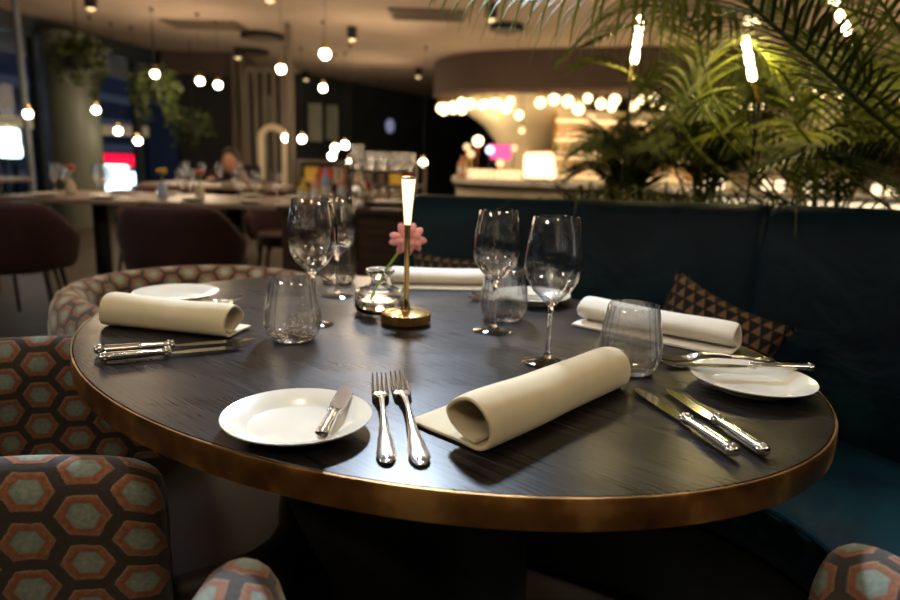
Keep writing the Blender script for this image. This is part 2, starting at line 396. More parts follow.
# timber slat screen
t = empty('slatted_screen', (0, 0, 0), 0, 'tall taupe timber slat screen behind the arch at the back', 'screen')
fm = MB(); q0, q1 = at(247, 95, 10.8), at(300, 95, 10.8)
fm.box(((q0.x+q1.x)/2, 10.8, 2.3), (q1.x-q0.x, .06, .08)); fm.build('rail', M['taupe'], t, smooth=False); MB().box(((q0.x+q1.x)/2, 10.8, .05), (q1.x-q0.x, .06, .1)).build('rail', M['taupe'], t, smooth=False)
x = q0.x
while x < q1.x:
    MB().box((x, 10.8, 1.17), (.07, .05, 2.2)).build('slat', M['taupe'], t, smooth=False); x += .14
# arch
def arch(px0, px1, ytop, Y):
    a, b = at(px0, ytop, Y), at(px1, ytop, Y); r = (b.x-a.x)/2; cx = (a.x+b.x)/2; zt = a.z-r; w = .07
    pts = [(cx-r+w/2, Y, 0), (cx-r+w/2, Y, zt*.5)]+[(cx-(r-w/2)*math.cos(PI*i/14), Y, zt+(r-w/2)*math.sin(PI*i/14)) for i in range(15)]+[(cx+r-w/2, Y, zt*.5), (cx+r-w/2, Y, 0)]
    return MB().tube(pts, w, 8, .7)
tag(arch(258, 287, 124, 10.0).build('arched_frame', M['cream']), 'tall cream arched frame standing before the slat screen', 'arch')
# dark wall panels of the back wall
for px0, px1, py0, py1, Y, m in ((308, 322, 103, 142, 12.6, 'column'), (326, 338, 105, 140, 13.2, 'column'), (262, 275, 95, 128, 11.4, 'column')):
    a, b = at(px0, py0, Y), at(px1, py1, Y)
    tag(MB().box(((a.x+b.x)/2, Y, (a.z+b.z)/2), (b.x-a.x, .05, a.z-b.z)).build('wall_panel', M[m], smooth=False, bevel=.01), 'dim grey green upright wall panel %s' % {308: 'nearer the pale pillar', 326: 'farther from the pale pillar', 262: 'above the cream arch'}[px0], 'panel')
q = at(390, 126, 14)
tag(MB().sphere(q, .12, 12, 8, (.8, .8, 1.2)).build('wall_light', emat('dim_blue_light', (.3, .34, .6), .35)), 'dim bluish wall light in the dark back corner', 'light')

# ------------------------------------------------------------------ ceiling fittings
def spot(px, py, label):
    z = CH-.16; p = P(px, py, z)
    t = empty('ceiling_spotlight', (p.x, p.y, CH), 0, label, 'spotlight', 'black ceiling spotlights')
    MB().lathe([(.03, 0), (.055, -.012), (.06, -.012), (.06, -.15), (.05, -.155), (.048, -.10)], 20).build('housing', M['black'], t)
    MB().lathe([(1e-5, -.148), (.046, -.15), (.046, -.16), (1e-5, -.185)], 16).build('lens', M['spot_lens'], t)
    return p
for q in ((91, 9, 'black ceiling spotlight nearest the windows'), (238, 58, 'ceiling spotlight beside the dark ceiling disc and beam'), (352, 40, 'ceiling spotlight right of the hanging globe pair'),
          (418, 77, 'ceiling spotlight just left of the bar soffit'), (491, 20, 'ceiling spotlight beside the round black ceiling speaker'), (270, 1, 'ceiling spotlight at the top edge, above the discs'),
          (306, 80, 'faint farthest spotlight near the pale pillar')): spot(*q)
def disc(px, py, r, label, h=.07):
    p = P(px, py, CH-h/2)
    t = empty('ceiling_speaker', (p.x, p.y, CH), 0, label, 'ceiling speaker')
    MB().lathe([(r*.9, 0), (r, -.01), (r, -h), (r*.85, -h-.01)], 28).build('ring', M['black'], t)
    MB().lathe([(r*.84, -h-.005), (r*.5, -h-.03), (1e-5, -h-.04)], 28).build('grille', M['taupe'], t)
disc(507, 28, .2, 'round black ceiling speaker above the bar soffit'); disc(262, 36, .28, 'wide flat black ceiling disc left of the hanging globes')
disc(253, 52, .24, 'black ceiling disc behind the widest one, over the beam end')
for px, py, w, d, lb in ((205, 24, .9, .5, 'dark slotted ceiling vent beside the black disc'), (428, 14, .8, .5, 'pale slotted ceiling vent left of the palm tips'), (362, 80, .7, .6, 'faint slotted ceiling vent far back')):
    p = P(px, py, CH)
    t = empty('ceiling_vent', (p.x, p.y, CH), 0, lb, 'vent')
    f = MB().box((0, d/2, -.012), (w, .03, .024)).box((0, -d/2, -.012), (w, .03, .024)).box((w/2, 0, -.012), (.03, d, .024)).box((-w/2, 0, -.012), (.03, d, .024)); f.build('frame', M['taupe'], t, smooth=False)
    for i in range(9): MB().box((0, -d/2+d*(i+.5)/9, -.012), (w-.03, .022, .012)).build('slat', M['taupe'], t, smooth=False)
# pendants
BR = .042
proto = None
def pendant(px, py, Y, label, canopy=.02, lit=True):
    global proto
    p = at(px, py, Y)
    t = empty('globe_pendant', (p.x, p.y, p.z), 0, label, 'pendant lamp', 'opal globe pendants')
    r = BR*max(1, Y/8.0)
    MB().sphere((0, 0, 0), r, 16, 10).build('bulb', M['bulb'], t)
    MB().lathe([(.012, r+.05), (.022, r+.045), (.026, r-.012), (.01, r-.01)], 12).build('socket', M['brass'], t)
    MB().tube([(0, 0, r+.04), (0, 0, CH-p.z)], .002, 6).build('cord', M['black'], t)
    MB().lathe([(canopy, CH-p.z), (canopy, CH-p.z-.03), (.01, CH-p.z-.035)], 20).build('canopy', M['black'], t)
for q in ((28, 114, 7.2, 'globe pendant hanging leftmost, in front of the slim pipe'), (96, 110, 8.6, 'globe pendant in front of the grey column edge'), (118, 131, 9.0, 'globe pendant hanging just above the red sign, left one'),
          (138, 141, 9.2, 'lowest globe pendant just above the red sign, right one'), (155, 74, 8.0, 'globe pendant in front of the leafy hanging basket'), (200, 81, 8.2, 'left globe of the close pair under the beam'),
          (218, 85, 8.6, 'right globe of the close pair under the beam'), (281, 69, 6.6, 'globe pendant above the cream arch'), (325, 54, 5.6, 'upper globe of the pair hanging in line, mid ceiling', .12),
          (323, 88, 8.4, 'lower globe of the pair hanging in line, mid ceiling'), (286, 138, 9.4, 'yellowish globe in front of the pale pillar'), (302, 139, 10.5, 'globe just right of the pale pillar'),
          (335, 148, 11, 'left upper globe in the small far cluster'), (332, 156, 11.4, 'lowest globe in the small far cluster'), (345, 145, 10.8, 'right upper globe in the small far cluster'), (350, 163, 10, 'dimmer globe behind the tall carafe'),
          (423, 163, 10, 'lone globe left of the bar column'), (286, 151, 10.4, 'small globe standing for a dim reflection below the yellowish one')): pendant(*q)  # last globe stands for a dim reflection under the yellowish one
# exit sign at the very top
p = P(517, -1, 2.25)
t = empty('lit_sign', (p.x, p.y, 2.25), 0, 'cyan glowing box sign hanging at the top edge above the palm tips', 'sign')
MB().box((0, .03, .08), (.34, .04, .16)).build('housing', M['black'], t, smooth=False, bevel=.008)
MB().box((0, 0, .08), (.32, .03, .15)).build('lit_panel', M['sign_cyan'], t, smooth=False, bevel=.01)
MB().tube([(-.12, .03, .16), (-.12, .03, CH-2.25)], .006, 6).tube([(.12, .03, .16), (.12, .03, CH-2.25)], .006, 6).build('hanger', M['black'], t)

# ------------------------------------------------------------------ hanging planters by the windows
def leafball(mb, c, rx, rz, n, size, rnd, droop=0):
    for i in range(n):
        u = Vector((rnd.gauss(0, 1), rnd.gauss(0, 1), rnd.gauss(0, 1))).normalized()*(.55+.45*rnd.random())
        p = Vector(c)+Vector((u.x*rx, u.y*rx, u.z*rz)); 
        d = Vector((rnd.gauss(0, 1), rnd.gauss(0, 1), rnd.gauss(0, .6)-.4)).normalized(); s = d.cross(Vector((rnd.random(), rnd.random(), rnd.random()))).normalized()
        l = size*(.6+.8*rnd.random()); w = l*.35; up = d.cross(s)*l*.12
        mb.add([p, p+d*l*.5+s*w+up, p+d*l, p+d*l*.5-s*w+up], [(0, 1, 2), (0, 2, 3)])
def hanging_plant(px, py, Y, rx, rz, n, trails, label):
    rnd = random.Random(px); p = at(px, py, Y)
    t = empty('hanging_plant', (p.x, p.y, p.z), 0, label, 'plant')
    MB().lathe([(.09, -.14), (.15, -.1), (.18, .02), (.165, .03), (.14, 0)], 20).build('pot', M['ceramic_dark'], t)
    MB().tube([(0, 0, 0), (0, 0, CH-p.z)], .006, 6).build('cord', M['black'], t)
    mb = MB(); leafball(mb, (0, 0, .05), rx, rz, n, .09, rnd)
    for i in range(trails):
        a = 2*PI*i/trails+rnd.random()*.5; ln = (.45+.6*rnd.random())*rz*3
        for k in range(int(ln/.03)):
            s = k*.03; q = Vector((math.cos(a)*(rx*.75+.03*math.sin(s*8)), math.sin(a)*rx*.75, .1-s))
            leafball(mb, q, .04, .03, 3, .07, rnd)
    mb.build('foliage', M['ivy'], t, smooth=False)
hanging_plant(78, 56, 7.4, .27, .2, 300, 9, 'bushy hanging plant in front of the grey column')
hanging_plant(155, 84, 8.8, .30, .2, 320, 14, 'trailing hanging basket in front of the second window')
hanging_plant(193, 124, 10.2, .30, .2, 170, 4, 'dim low hanging plant in the dark corner right of the windows')

# ------------------------------------------------------------------ the bar
# curved soffit
out = catmull([(-.36, 12.6, 0), (-.36, 11.4, 0), (.2, 10.35, 0), (1.4, 9.72, 0), (2.8, 9.25, 0), (4.1, 8.9, 0)], 8)
outline = [(p.x, p.y) for p in out]+[(4.1, 12.6)]
struct(MB().prism(outline, 2.06, CH).build('soffit_ceiling', M['mauve'], angle=30))
band = MB(); 
band.prism([(x+(.05 if x < 4 else -.05), y+.08) for x, y in outline], 2.03, 2.06)
struct(band.build('trim_soffit', M['mauve'], angle=30))
edge = [Vector((p.x, p.y, 0)) for p in out]
# globes under the soffit: two ragged rows
n = 0
def curve_at(s):
    L_ = [0]
    for i in range(1, len(edge)): L_.append(L_[-1]+(edge[i]-edge[i-1]).length)
    d = s*L_[-1]
    for i in range(1, len(edge)):
        if L_[i] >= d:
            f = (d-L_[i-1])/(L_[i]-L_[i-1]); return edge[i-1].lerp(edge[i], f)
    return edge[-1]
bbm = MB().sphere((0, 0, 0), .062, 14, 8)
bproto = None
def bar_globe(p, s=1, label='warm glowing globe in the row under the bar soffit'):
    global bproto
    if bproto is None:
        bproto = empty('bar_globe', p, 0, label, 'globe light', 'glowing globes under the bar soffit')
        MB().sphere((0, 0, 0), .070, 14, 8).build('bulb', M['bar_bulb'], bproto)
        MB().lathe([(.02, .055), (.03, .06), (.03, .09), (.008, .1)], 10).tube([(0, 0, .09), (0, 0, .30)], .006, 6).build('socket', M['brass'], bproto)
        o = bproto
    else:
        o = copy_tree(bproto); tag(o, label)
    o.location = p; o.scale = (s, s, s)
for row in range(2):
    for i in range(25):
        s = .16+.84*(i+.5*row+R.uniform(-.25, .25))/25
        if R.random() < .22 or s > .99: continue
        p = curve_at(s); inn = Vector((.35, .45, 0)).normalized()*(.04+.13*row)
        z = 1.90-.05*row+R.uniform(-.05, .04)
        if p.x > 4.0: continue
        bar_globe((p.x+inn.x, p.y+inn.y, z), R.uniform(.8, 1.15))
# right string of globes past the soffit
bar_light = 'warm glowing globe in the string right of the soffit, behind the palms'
for i in range(22):
    px = 790+i*7+R.uniform(-3, 3); p = at(px, 92+R.uniform(-6, 5), 9.4)
    bar_globe(tuple(p), R.uniform(.6, .95), bar_light)
# rail carrying them
a, b = at(785, 72, 9.4), at(960, 72, 9.4)
struct(MB().box(((a.x+b.x)/2, 9.4, a.z+.06), (b.x-a.x+.2, .3, .12)).build('trim_rail', M['walnut'], smooth=False))
struct(wall('wall_bar', (3.6, 11.6), (9, 10.3), 0, CH, M['cream']))
# funnel column
t = empty('bar_column', (1.15, 11.2, 0), 0, 'cream funnel shaped column flaring up to the bar soffit', 'column')
MB().lathe([(.42, 0), (.42, 1.15), (.50, 1.35), (.70, 1.6), (1.0, 1.80), (1.02, 1.86), (1.0, 2.03)], 40).build('funnel', M['cream'], t)
MB().lathe([(.5, .6), (.5, .75), (.43, .76)], 40).build('ring', M['brass'], t)
# counter
q0, q1 = at(455, 178, 8.2), at(640, 178, 8.0)
ct = empty('bar_counter', (0, 0, 0), 0, 'long pale cream bar counter with brown band under its top', 'counter')
oc = catmull([(q0.x-.02, 9.4, 0), (q0.x-.02, 8.7, 0), (q0.x+.25, 8.25, 0), (1.2, 8.05, 0), (2.6, 7.85, 0), (4.8, 7.6, 0)], 6)
def inset(d, z0, z1, m, name):
    o1 = [(p.x+d, p.y+d) for p in oc]+[(4.8, 8.5)]+[(1.4, 8.9), (.75, 9.4)]
    MB().prism(o1, z0, z1).build(name, m, ct, angle=30)
inset(.06, 0, .70, M['cream'], 'front'); inset(.03, .70, .765, M['walnut'], 'band'); inset(0, .765, .83, M['cream_top'], 'worktop')
# back bar shelving with bottles
bs = empty('back_bar_shelf', (0, 0, 0), 0, 'brightly lit back bar shelving full of bottles behind the counter', 'shelf')
sx0, sx1, sy = 1.45, 3.55, 10.2
MB().box(((sx0+sx1)/2, sy+.2, .95), (sx1-sx0, .04, 1.75)).build('back_panel', M['cream'], bs, smooth=False)
for z in (.85, 1.12, 1.38, 1.66): MB().box(((sx0+sx1)/2, sy+.02, z), (sx1-sx0, .34, .03)).build('shelf_board', M['bar_glow'], bs, smooth=False)  # boards glow themselves, putting the shelf lighting into their material
for x in (sx0, (sx0+sx1)/2, sx1): MB().box((x, sy+.02, .9), (.03, .34, 1.8)).build('upright', M['brass'], bs, smooth=False)
def bottle_proto(name, m, h, r, label, cat='bottle', group=None):
    t = empty(name, (0, 0, -5), 0, label, cat, group)
    MB().lathe([(r*.95, 0), (r, .01*h/.2), (r, h*.62), (r*.55, h*.74), (r*.3, h*.8), (r*.3, h*.97), (r*.36, h*.975), (r*.36, h)], 14).build('body', m, t)
    MB().lathe([(r*1.02, h*.2), (r*1.02, h*.5)], 14).build('label_band', M['cream_top'], t)
    return t
bps = [bottle_proto('liquor_bottle', M[k], .2, .036, 'liquor bottle standing on the lit back bar shelves', group='bottles on the back bar') for k in ('amber_glass', 'green_glass', 'glass', 'salmon')]
used = set()
def put(proto, p, label=None, group=None, s=1, rz=0):
    if proto.name not in used: used.add(proto.name); o = proto
    else: o = copy_tree(proto)
    o.location = p; o.rotation_euler = (0, 0, rz); o.scale = (s, s, s)
    if label: o['label'] = label
    if group: o['group'] = group
    return o
for z in (.865, 1.135, 1.395):
    x = sx0+.07
    while x < sx1-.05:
        if abs(x-(sx0+sx1)/2) > .06: put(bps[R.randrange(4)], (x, sy-.02+R.uniform(-.04, .04), z))
        x += R.uniform(.095, .14)
# lit glass display case on the counter
def lit_case(px0, py0, px1, py1, Y, label, name='display_case'):
    a, b = at(px0, py0, Y), at(px1, py1, Y); w, h = b.x-a.x, a.z-.83
    t = empty(name, ((a.x+b.x)/2, Y, .83), 0, label, 'display case')
    MB().add([(-w/2, -.15, .02), (w/2, -.15, .02), (w/2, .15, .02), (-w/2, .15, .02), (-w/2, 0, h*.95), (w/2*.8, 0, h), (w/2*.8, .15, h), (-w/2, .15, h*.95)],
             [(3, 2, 1, 0), (4, 5, 6, 7), (0, 1, 5, 4), (1, 2, 6, 5), (2, 3, 7, 6), (3, 0, 4, 7)]).build('lit_body', M['bar_white'], t, smooth=False, bevel=.05)
    MB().box((0, 0, .012), (w*1.05, .36, .024)).build('base', M['brass'], t, smooth=False)
    MB().box((0, .05, h+.012), (w*.9, .26, .024)).build('cap', M['brass'], t, smooth=False)
lit_case(525, 151, 556, 180, 8.35, 'bright glowing white display case on the bar counter')
q = at(500, 162, 9.0)
t = empty('bar_screen', (q.x, q.y, .83), 0, 'small screen glowing pink on the bar', 'screen')
a, b = at(490, 144, 9.0), at(511, 160, 9.0)
MB().box((0, 0, (a.z+b.z)/2-.83), (b.x-a.x, .03, a.z-b.z)).build('panel', M['pink_screen'], t, smooth=False, bevel=.01)
MB().tube([(0, .03, 0), (0, .03, (a.z+b.z)/2-.83)], .02).lathe([(.09, 0), (.09, .015), (.02, .02)], 16, (0, .03, 0)).build('stand', M['black'], t)
q = at(490, 150, 8.8)
t = empty('indicator_lamp', (q.x, q.y, q.z), 0, 'small bluish white lamp just left of the pink screen', 'lamp')
MB().sphere((0, 0, 0), .055, 12, 8).build('bulb', M['blue_light'], t); MB().tube([(0, 0, -.04), (0, 0, .83-q.z)], .01).build('stem', M['black'], t)
for px, py, Y, s, lb in ((478, 141, 9.2, 1.1, 'yellow globe lamp on a stem, beside the bar column'), (467, 147, 9, .75, 'upper of the two small globes left of the bar column'), (471, 154, 9, .8, 'lower of the two small globes left of the bar column'),
                 (500, 163, 8.6, .8, 'small globe lamp under the pink screen'), (514, 148, 9, .7, 'small globe lamp right of the pink screen'), (522, 130, 9.6, .7, 'small globe hanging in front of the bar column'), (519, 115, 9.6, .95, 'larger globe at the column top'), (591, 118, 9.3, .9, 'globe hanging before the bottle shelves')):
    p = at(px, py, Y)
    t = empty('bar_lamp', (p.x, p.y, p.z), 0, lb, 'lamp')
    MB().sphere((0, 0, 0), .062*s, 12, 8).build('bulb', M['bar_bulb'] if s > .9 else M['bar_glow'], t)
    if py < 135: MB().tube([(0, 0, .05), (0, 0, 1.99-p.z)], .006, 6).build('cord', M['black'], t)
    else: MB().tube([(0, 0, -.05), (0, 0, .82-p.z)], .01, 6).build('stem', M['brass'], t)
for i, px in enumerate((472, 480, 489, 499, 508, 516)):
    p = at(px, 170+(i % 3)*1.5, 8.4)
    t = empty('tea_light', (p.x, p.y, .83), 0, 'low amber glowing candle jar in the row on the bar counter', 'candle', 'candle jars on the bar counter')
    MB().lathe([(.04, 0), (.055, .02), (.055, .11), (.048, .11), (.045, .02)], 14).build('jar', M['bar_glow'], t)
    MB().lathe([(.035, .012), (.035, .06), (.004, .09)], 12).build('candle', M['cream_top'], t)
for px, m, s, lb in ((462, 'salmon', .9, 'salmon coloured bottle at the left end of the bar counter'), (546, 'salmon', 1, 'orange bottle behind the bright display case')):
    p = at(px, 170, 8.4 if px < 500 else 8.6); put(bottle_proto('drinks_bottle', M[m], .27, .055, lb), (p.x, p.y, .83))
# cream panels and counter at right
for i, (px0, px1, m, lb) in enumerate(((784, 852, 'cream', 'pale cream wall panel behind the palms'), (858, 925, 'walnut', 'brown wall panel at the right edge behind the palms'))):
    a, b = at(px0, 104, 8.4), at(px1, 165, 8.4)
    tag(MB().box(((a.x+b.x)/2, 8.4, (a.z+.9)/2), (b.x-a.x, .08, a.z-.9)).build('wall_panel', M[m], smooth=False, bevel=.01), lb, 'panel')
t = empty('buffet_counter', (0, 0, 0), 0, 'long buffet counter with glowing strip for its bright white top behind the banquette at right', 'counter')
a, b = at(700, 197, 5.2), at(960, 197, 5.2)
cx, cw = (a.x+b.x)/2, b.x-a.x
MB().box((cx, 5.55, a.z+.02), (cw, .75, .05)).build('worktop', M['cream_top'], t, smooth=False, bevel=.01)
MB().box((cx, 5.19, a.z-.045), (cw, .03, .075)).build('bright_edge', M['bar_white'], t, smooth=False)  # added glowing strip, stands for the brightly lit counter top
MB().box((cx, 5.55, (a.z-.1)/2), (cw-.1, .65, a.z-.1)).build('front', M['walnut'], t, smooth=False)
MB().box((cx, 5.8, a.z+.2), (cw-.4, .25, .02)).build('shelf_board', M['walnut'], t, smooth=False)
for x in (-cw/2+.3, 0, cw/2-.3): MB().box((cx+x, 5.8, a.z+.11), (.03, .25, .17)).build('support', M['walnut'], t, smooth=False)
bz = a.z+.045
for i, px in enumerate((705, 716, 728, 762, 775, 789, 803, 816, 846, 871, 886)):
    p = at(px, 185, 5.5)
    if i % 3 != 2:
        t = empty('buffet_lamp', (p.x, 5.42, bz), 0, 'small glowing glass lamp standing in the row on the buffet counter', 'lamp', 'glass lamps on the buffet counter')
        MB().lathe([(.03, 0), (.035, .01), (.035, .07), (.025, .1), (.02, .1)], 14).build('shade', M['bar_white'], t); MB().lathe([(.038, 0), (.038, .01)], 14).build('base', M['brass'], t)
    else:
        put(bottle_proto('juice_bottle', M['paper_yellow'], .14, .035, 'yellow juice bottle among the lamps on the buffet counter', group='yellow bottles on the buffet counter'), (p.x, 5.42, bz))

# ------------------------------------------------------------------ left dining area
def pframe(t): return t
def burgundy_chair(label):
    t = empty('burgundy_armchair', (0, 0, -5), 0, label, 'chair', 'burgundy dining chairs')
    n = 14; pts = []
    m = MB()      # wrapping shell
    prof = []
    for i in range(n+1):
        a = PI*(.02+.96*i/n); x = .28*math.cos(a); y = -.02+.27*math.sin(a)
        h = .60+.17*min(1, max(0, (math.sin(a)-.35)/.45))
        prof.append((Vector((x, y, 0)), h))
    vs = []
    for p, h in prof:
        d = p.normalized() if p.length > 0 else Vector((0, 1, 0)); lean = (h-.42)*.18
        for (o, z) in ((0, .40), (.0+lean*.5, (.4+h)/2), (lean, h-.015), (lean+.025, h), (lean+.05, h-.015), (.045+lean*.5, (.4+h)/2), (.045, .38)):
            vs.append(p+d*o+Vector((0, 0, z)))
    k = 7; fs = [(i*k+j, i*k+(j+1) % k, (i+1)*k+(j+1) % k, (i+1)*k+j) for i in range(n) for j in range(k)]+[tuple(range(k)), tuple(n*k+j for j in range(k-1, -1, -1))]
    MB().add(vs, fs).build('backrest', M['burgundy'], t, sub=1)
    MB().prism([(.25*math.cos(a)*(1 if math.sin(a) > 0 else 1), .24*math.sin(a)*(1 if math.sin(a) > 0 else 1.05)) for a in [2*PI*i/24 for i in range(24)]], .38, .47).build('seat', M['burgundy'], t, bevel=.02)
    for sx in (-1, 1):
        for sy in (-1, 1):
            MB().tube([(sx*.19, sy*.18, .39), (sx*.24, sy*.23, 0)], [.014, .009], 8).build('leg', M['black'], t)
    return t
bc = burgundy_chair('')
def chair(px, py, z, rz, label, s=1):
    p = P(px, py, z); return put(bc, (p.x, p.y, 0), label, None, s, rz)
TBL = []
def far_table(cx, cy, label, w=.95, d=.8, rz=0):
    t = empty('dining_table', (cx, cy, 0), rz, label, 'table', 'tables in the room behind')
    MB().box((0, 0, .735), (w, d, .03)).build('tabletop', M['stone_table'], t, smooth=False, bevel=.006)
    MB().lathe([(.05, 0), (.05, .72)], 16).box((0, 0, .6), (.04, .04, .1)).build('pedestal', M['black'], t)
    MB().lathe([(.24, 0), (.24, .012), (.06, .03)], 28).build('base', M['black'], t)
    TBL.append((cx, cy)); return t
c1 = Vector((-2.30, 0)); c2 = Vector((-1.42, 0))
far_table(c1.x, 4.35, 'pale brown table at far left with black pedestal, behind the burgundy chairs', .86, .8)
far_table(c2.x, 4.38, 'pale brown table nearer the centre, behind the right burgundy chair', .86, .8)
far_table(-4.5, 5.9, 'smaller far table in front of the windows', 1.1, .8); far_table(-2.2, 6.3, 'far table where the dark dressed guest sits', 1.2, .8)
for x, y, rz, lb in ((-2.42, 3.62, PI+.35, 'burgundy armchair at the far left, its back to us'), (-1.50, 3.72, PI+.12, 'burgundy armchair second from left, behind the patterned chair'),
                 (-1.22, 5.02, .1, 'burgundy armchair across the table nearer the centre'), (-2.2, 4.98, 0, 'burgundy armchair across the left table'),
                 (-3.0, 4.4, PI/2, 'burgundy armchair at the left end of the left table'), (-4.5, 5.2, PI, 'burgundy armchair at the far table by the windows'), (-2.3, 5.62, PI, 'burgundy armchair across from the seated guest')):
    put(bc, (x, y, 0), lb, None, 1, rz)

# ------------------------------------------------------------------ glassware (lathed, true wall thickness)
def wine_glass(name='wine_glass', label=None, seg=40):
    ft = [(.0005, 0), (.036, 0), (.0375, .0012), (.036, .0022), (.02, .0045), (.008, .009), (.0005, .0095)]
    sm = [(.0005, .0093), (.0078, .0093), (.0042, .018), (.0036, .04), (.0036, .075), (.0046, .088), (.011, .0955), (.0005, .0958)]
    o = [(.0005, .0958), (.012, .0965), (.028, .112), (.0387, .130), (.0437, .150), (.0432, .170), (.0392, .195), (.0340, .2225), (.0336, .2232)]
    i = [(.0333, .2225), (.0385, .195), (.0425, .170), (.0430, .150), (.0378, .131), (.0270, .1128), (.012, .0995), (.0005, .096)]
    t = empty(name, (0, 0, -5), 0, label, 'wine glass')
    MB().lathe(o+i, seg).build('bowl', M['glass'], t, angle=80)
    MB().lathe(sm, seg//2).build('stem', M['solid_glass'], t, angle=80); MB().lathe(ft, seg).build('foot', M['glass'], t, angle=80)
    return t
def tumbler(label=None):
    H = .105
    o = [(.0005, 0), (.030, 0), (.037, .003), (.0435, .012), (.0475, .026), (.0485, .036), (.0455, .06), (.041, .085), (.0375, H-.0008), (.0368, H)]
    i = [(.0367, H-.0008), (.0402, .085), (.0446, .06), (.0475, .036), (.0463, .026), (.041, .0145), (.03, .0095), (.0005, .0085)]
    no = len(o)
    def rib(k, a): return .0009*math.cos(24*a) if k >= no and k < no+5 else 0
    t = empty('tumbler', (0, 0, -5), 0, label, 'tumbler')
    MB().lathe(o+i, 120, rib=rib).build('body', M['ribbed_glass'], t, angle=80)
    MB().lathe([(.0005, .0008), (.029, .0008), (.035, .003), (.036, .0065), (.030, .0082), (.0005, .0078)], 72, rib=lambda k, a: .0006*math.cos(24*a)).build('base', M['solid_glass'], t, angle=80)
    return t
wg = wine_glass(); tb = tumbler()
def wglass(px, py, label, z=.75, group='wine glasses on the oval table', s=1):
    p = P(px, py, z); return put(wg, (p.x, p.y, z), label, group, s)
wglass(547, 363, 'wine glass standing nearest, behind the front rolled napkin', s=1.03)
wglass(493, 331, 'wine glass second nearest, with a tumbler right behind it')
wglass(313, 324, 'left wine glass just behind the left tumbler', s=1.04)
wglass(337, 296, 'farthest wine glass beside the bud vase', s=1.0)
for px, py, lb in ((293, 339, 'ribbed glass tumbler at the left beside the rolled napkin'), (503, 319, 'ribbed tumbler in the middle behind the wine glass'), (628, 371, 'ribbed tumbler nearest at right, beside the front napkin'), (338, 282, 'farthest tumbler, behind the left wine glasses')):
    p = P(px, py); put(tb, (p.x, p.y, .75), lb, 'tumblers on the oval table', 1.0, R.random())

# far tables' glasses and things
gw = wine_glass(label='', seg=16); gi = 0
for tx, ty, n in ((c1.x, 4.35, 6), (c2.x, 4.38, 6), (-4.5, 5.9, 5), (-2.2, 6.3, 4)):
    for i in range(n):
        where = {4.35: 'far left dining table', 4.38: 'dining table nearer the centre', 5.9: 'farther table by the windows', 6.3: 'table of the seated guest'}[ty]
        put(gw, (tx-.38+.76*(i+.5)/n+R.uniform(-.04, .04), ty+R.uniform(-.25, .2), .75), 'empty wine glass standing on the %s' % where, 'wine glasses on the %s' % where, .85)
for tx, ty, nm in ((c1.x, 4.35, 'far left dining table'), (c2.x, 4.38, 'dining table nearer the centre'), (-2.2, 6.3, 'table of the seated guest')):
    for i in range(4):
        pz = MB().lathe([(.0005, .003), (.045, .003), (.085, .016), (.085, .018), (.045, .006), (.0005, .006)], 24).build('side_plate', M['china']); pz.location = (tx+(-.18, .17, .02, .33)[i], ty+(-.28, -.28, .28, .28)[i], .75)
        tag(pz, 'small white plate on the %s' % nm, 'plate', 'side plates on the %s' % nm)
for px, py, tag_, m in ((163, 200, 'yellow', 'paper_yellow'), (200, 202, 'pink', 'red'), (72, 200, 'red', 'red')):
    Y = 4.25; p = at(px, py, Y)
    t = empty('table_vase', (p.x, Y, .75), 0, 'small vase with %s blossoms, %s' % (tag_, {163: 'left of the pink flowered one', 200: 'beside the seated guest', 72: 'in front of the grey column'}[px]), 'vase')
    MB().lathe([(.02, 0), (.03, .01), (.03, .06), (.012, .09), (.015, .1)], 16).build('pot', M['blue'] if m != 'red' else M['cream'], t)
    mb = MB().tube([(0, 0, .08), (.005, 0, .16)], .003, 6).build('stalk', M['green_stem'], t)
    mb = MB()
    for i in range(9):
        a = i*2.4; mb.sphere((.02*math.cos(a), .02*math.sin(a), .165+.005*(i % 3)), .014, 8, 6)
    mb.build('blossom', M[m], t)
# table lamp, far
# service counter with carafe, bottles and glasses
sc = empty('service_sideboard', (0, 0, 0), 0, 'dark walnut sideboard behind the flower, carrying glasses', 'sideboard')
MB().box((-.50, 3.75, .77), (.84, .55, .03)).build('top', M['walnut'], sc, smooth=False, bevel=.004)
MB().box((-.50, 3.75, .41), (.80, .5, .69)).build('body', M['walnut'], sc, smooth=False, bevel=.004)
MB().box((-.50, 3.75, .03), (.76, .46, .06)).build('plinth', M['black'], sc, smooth=False)
for x in (-.695, -.305): 
    d = MB().box((x, 3.492, .41), (.37, .02, .62)).build('door', M['walnut'], sc, smooth=False, bevel=.004); MB().tube([(x+.15, 3.47, .5), (x+.15, 3.47, .62)], .006).build('handle', M['brass'], d)
rk = empty('glass_rack', (0, 0, 0), 0, 'two tier wooden rack of glasses on the sideboard', 'rack')
for z in (.80, .975): MB().box((-.40, 3.8, z), (.36, .22, .015)).build('shelf_board', M['walnut'], rk, smooth=False)
for x in (-.58, -.22): MB().box((x, 3.8, .90), (.015, .22, .22)).build('side', M['walnut'], rk, smooth=False)
for r_, z in enumerate((.808, .983)):
    for i in range(5):
        p = (-.54+.07*i, 3.78+.02*(i % 2), z)
        put(tb, p, ['stored tumbler on the lower shelf of the glass rack', 'stored tumbler on the top shelf of the glass rack'][r_], ['tumblers on the lower rack shelf', 'tumblers on the top rack shelf'][r_], .72 if r_ == 0 else .95, R.random())
p = at(357, 200, 3.62)
t = empty('tall_carafe', (p.x, 3.62, .785), 0, 'tall clear glass carafe on the sideboard behind the flower', 'carafe')
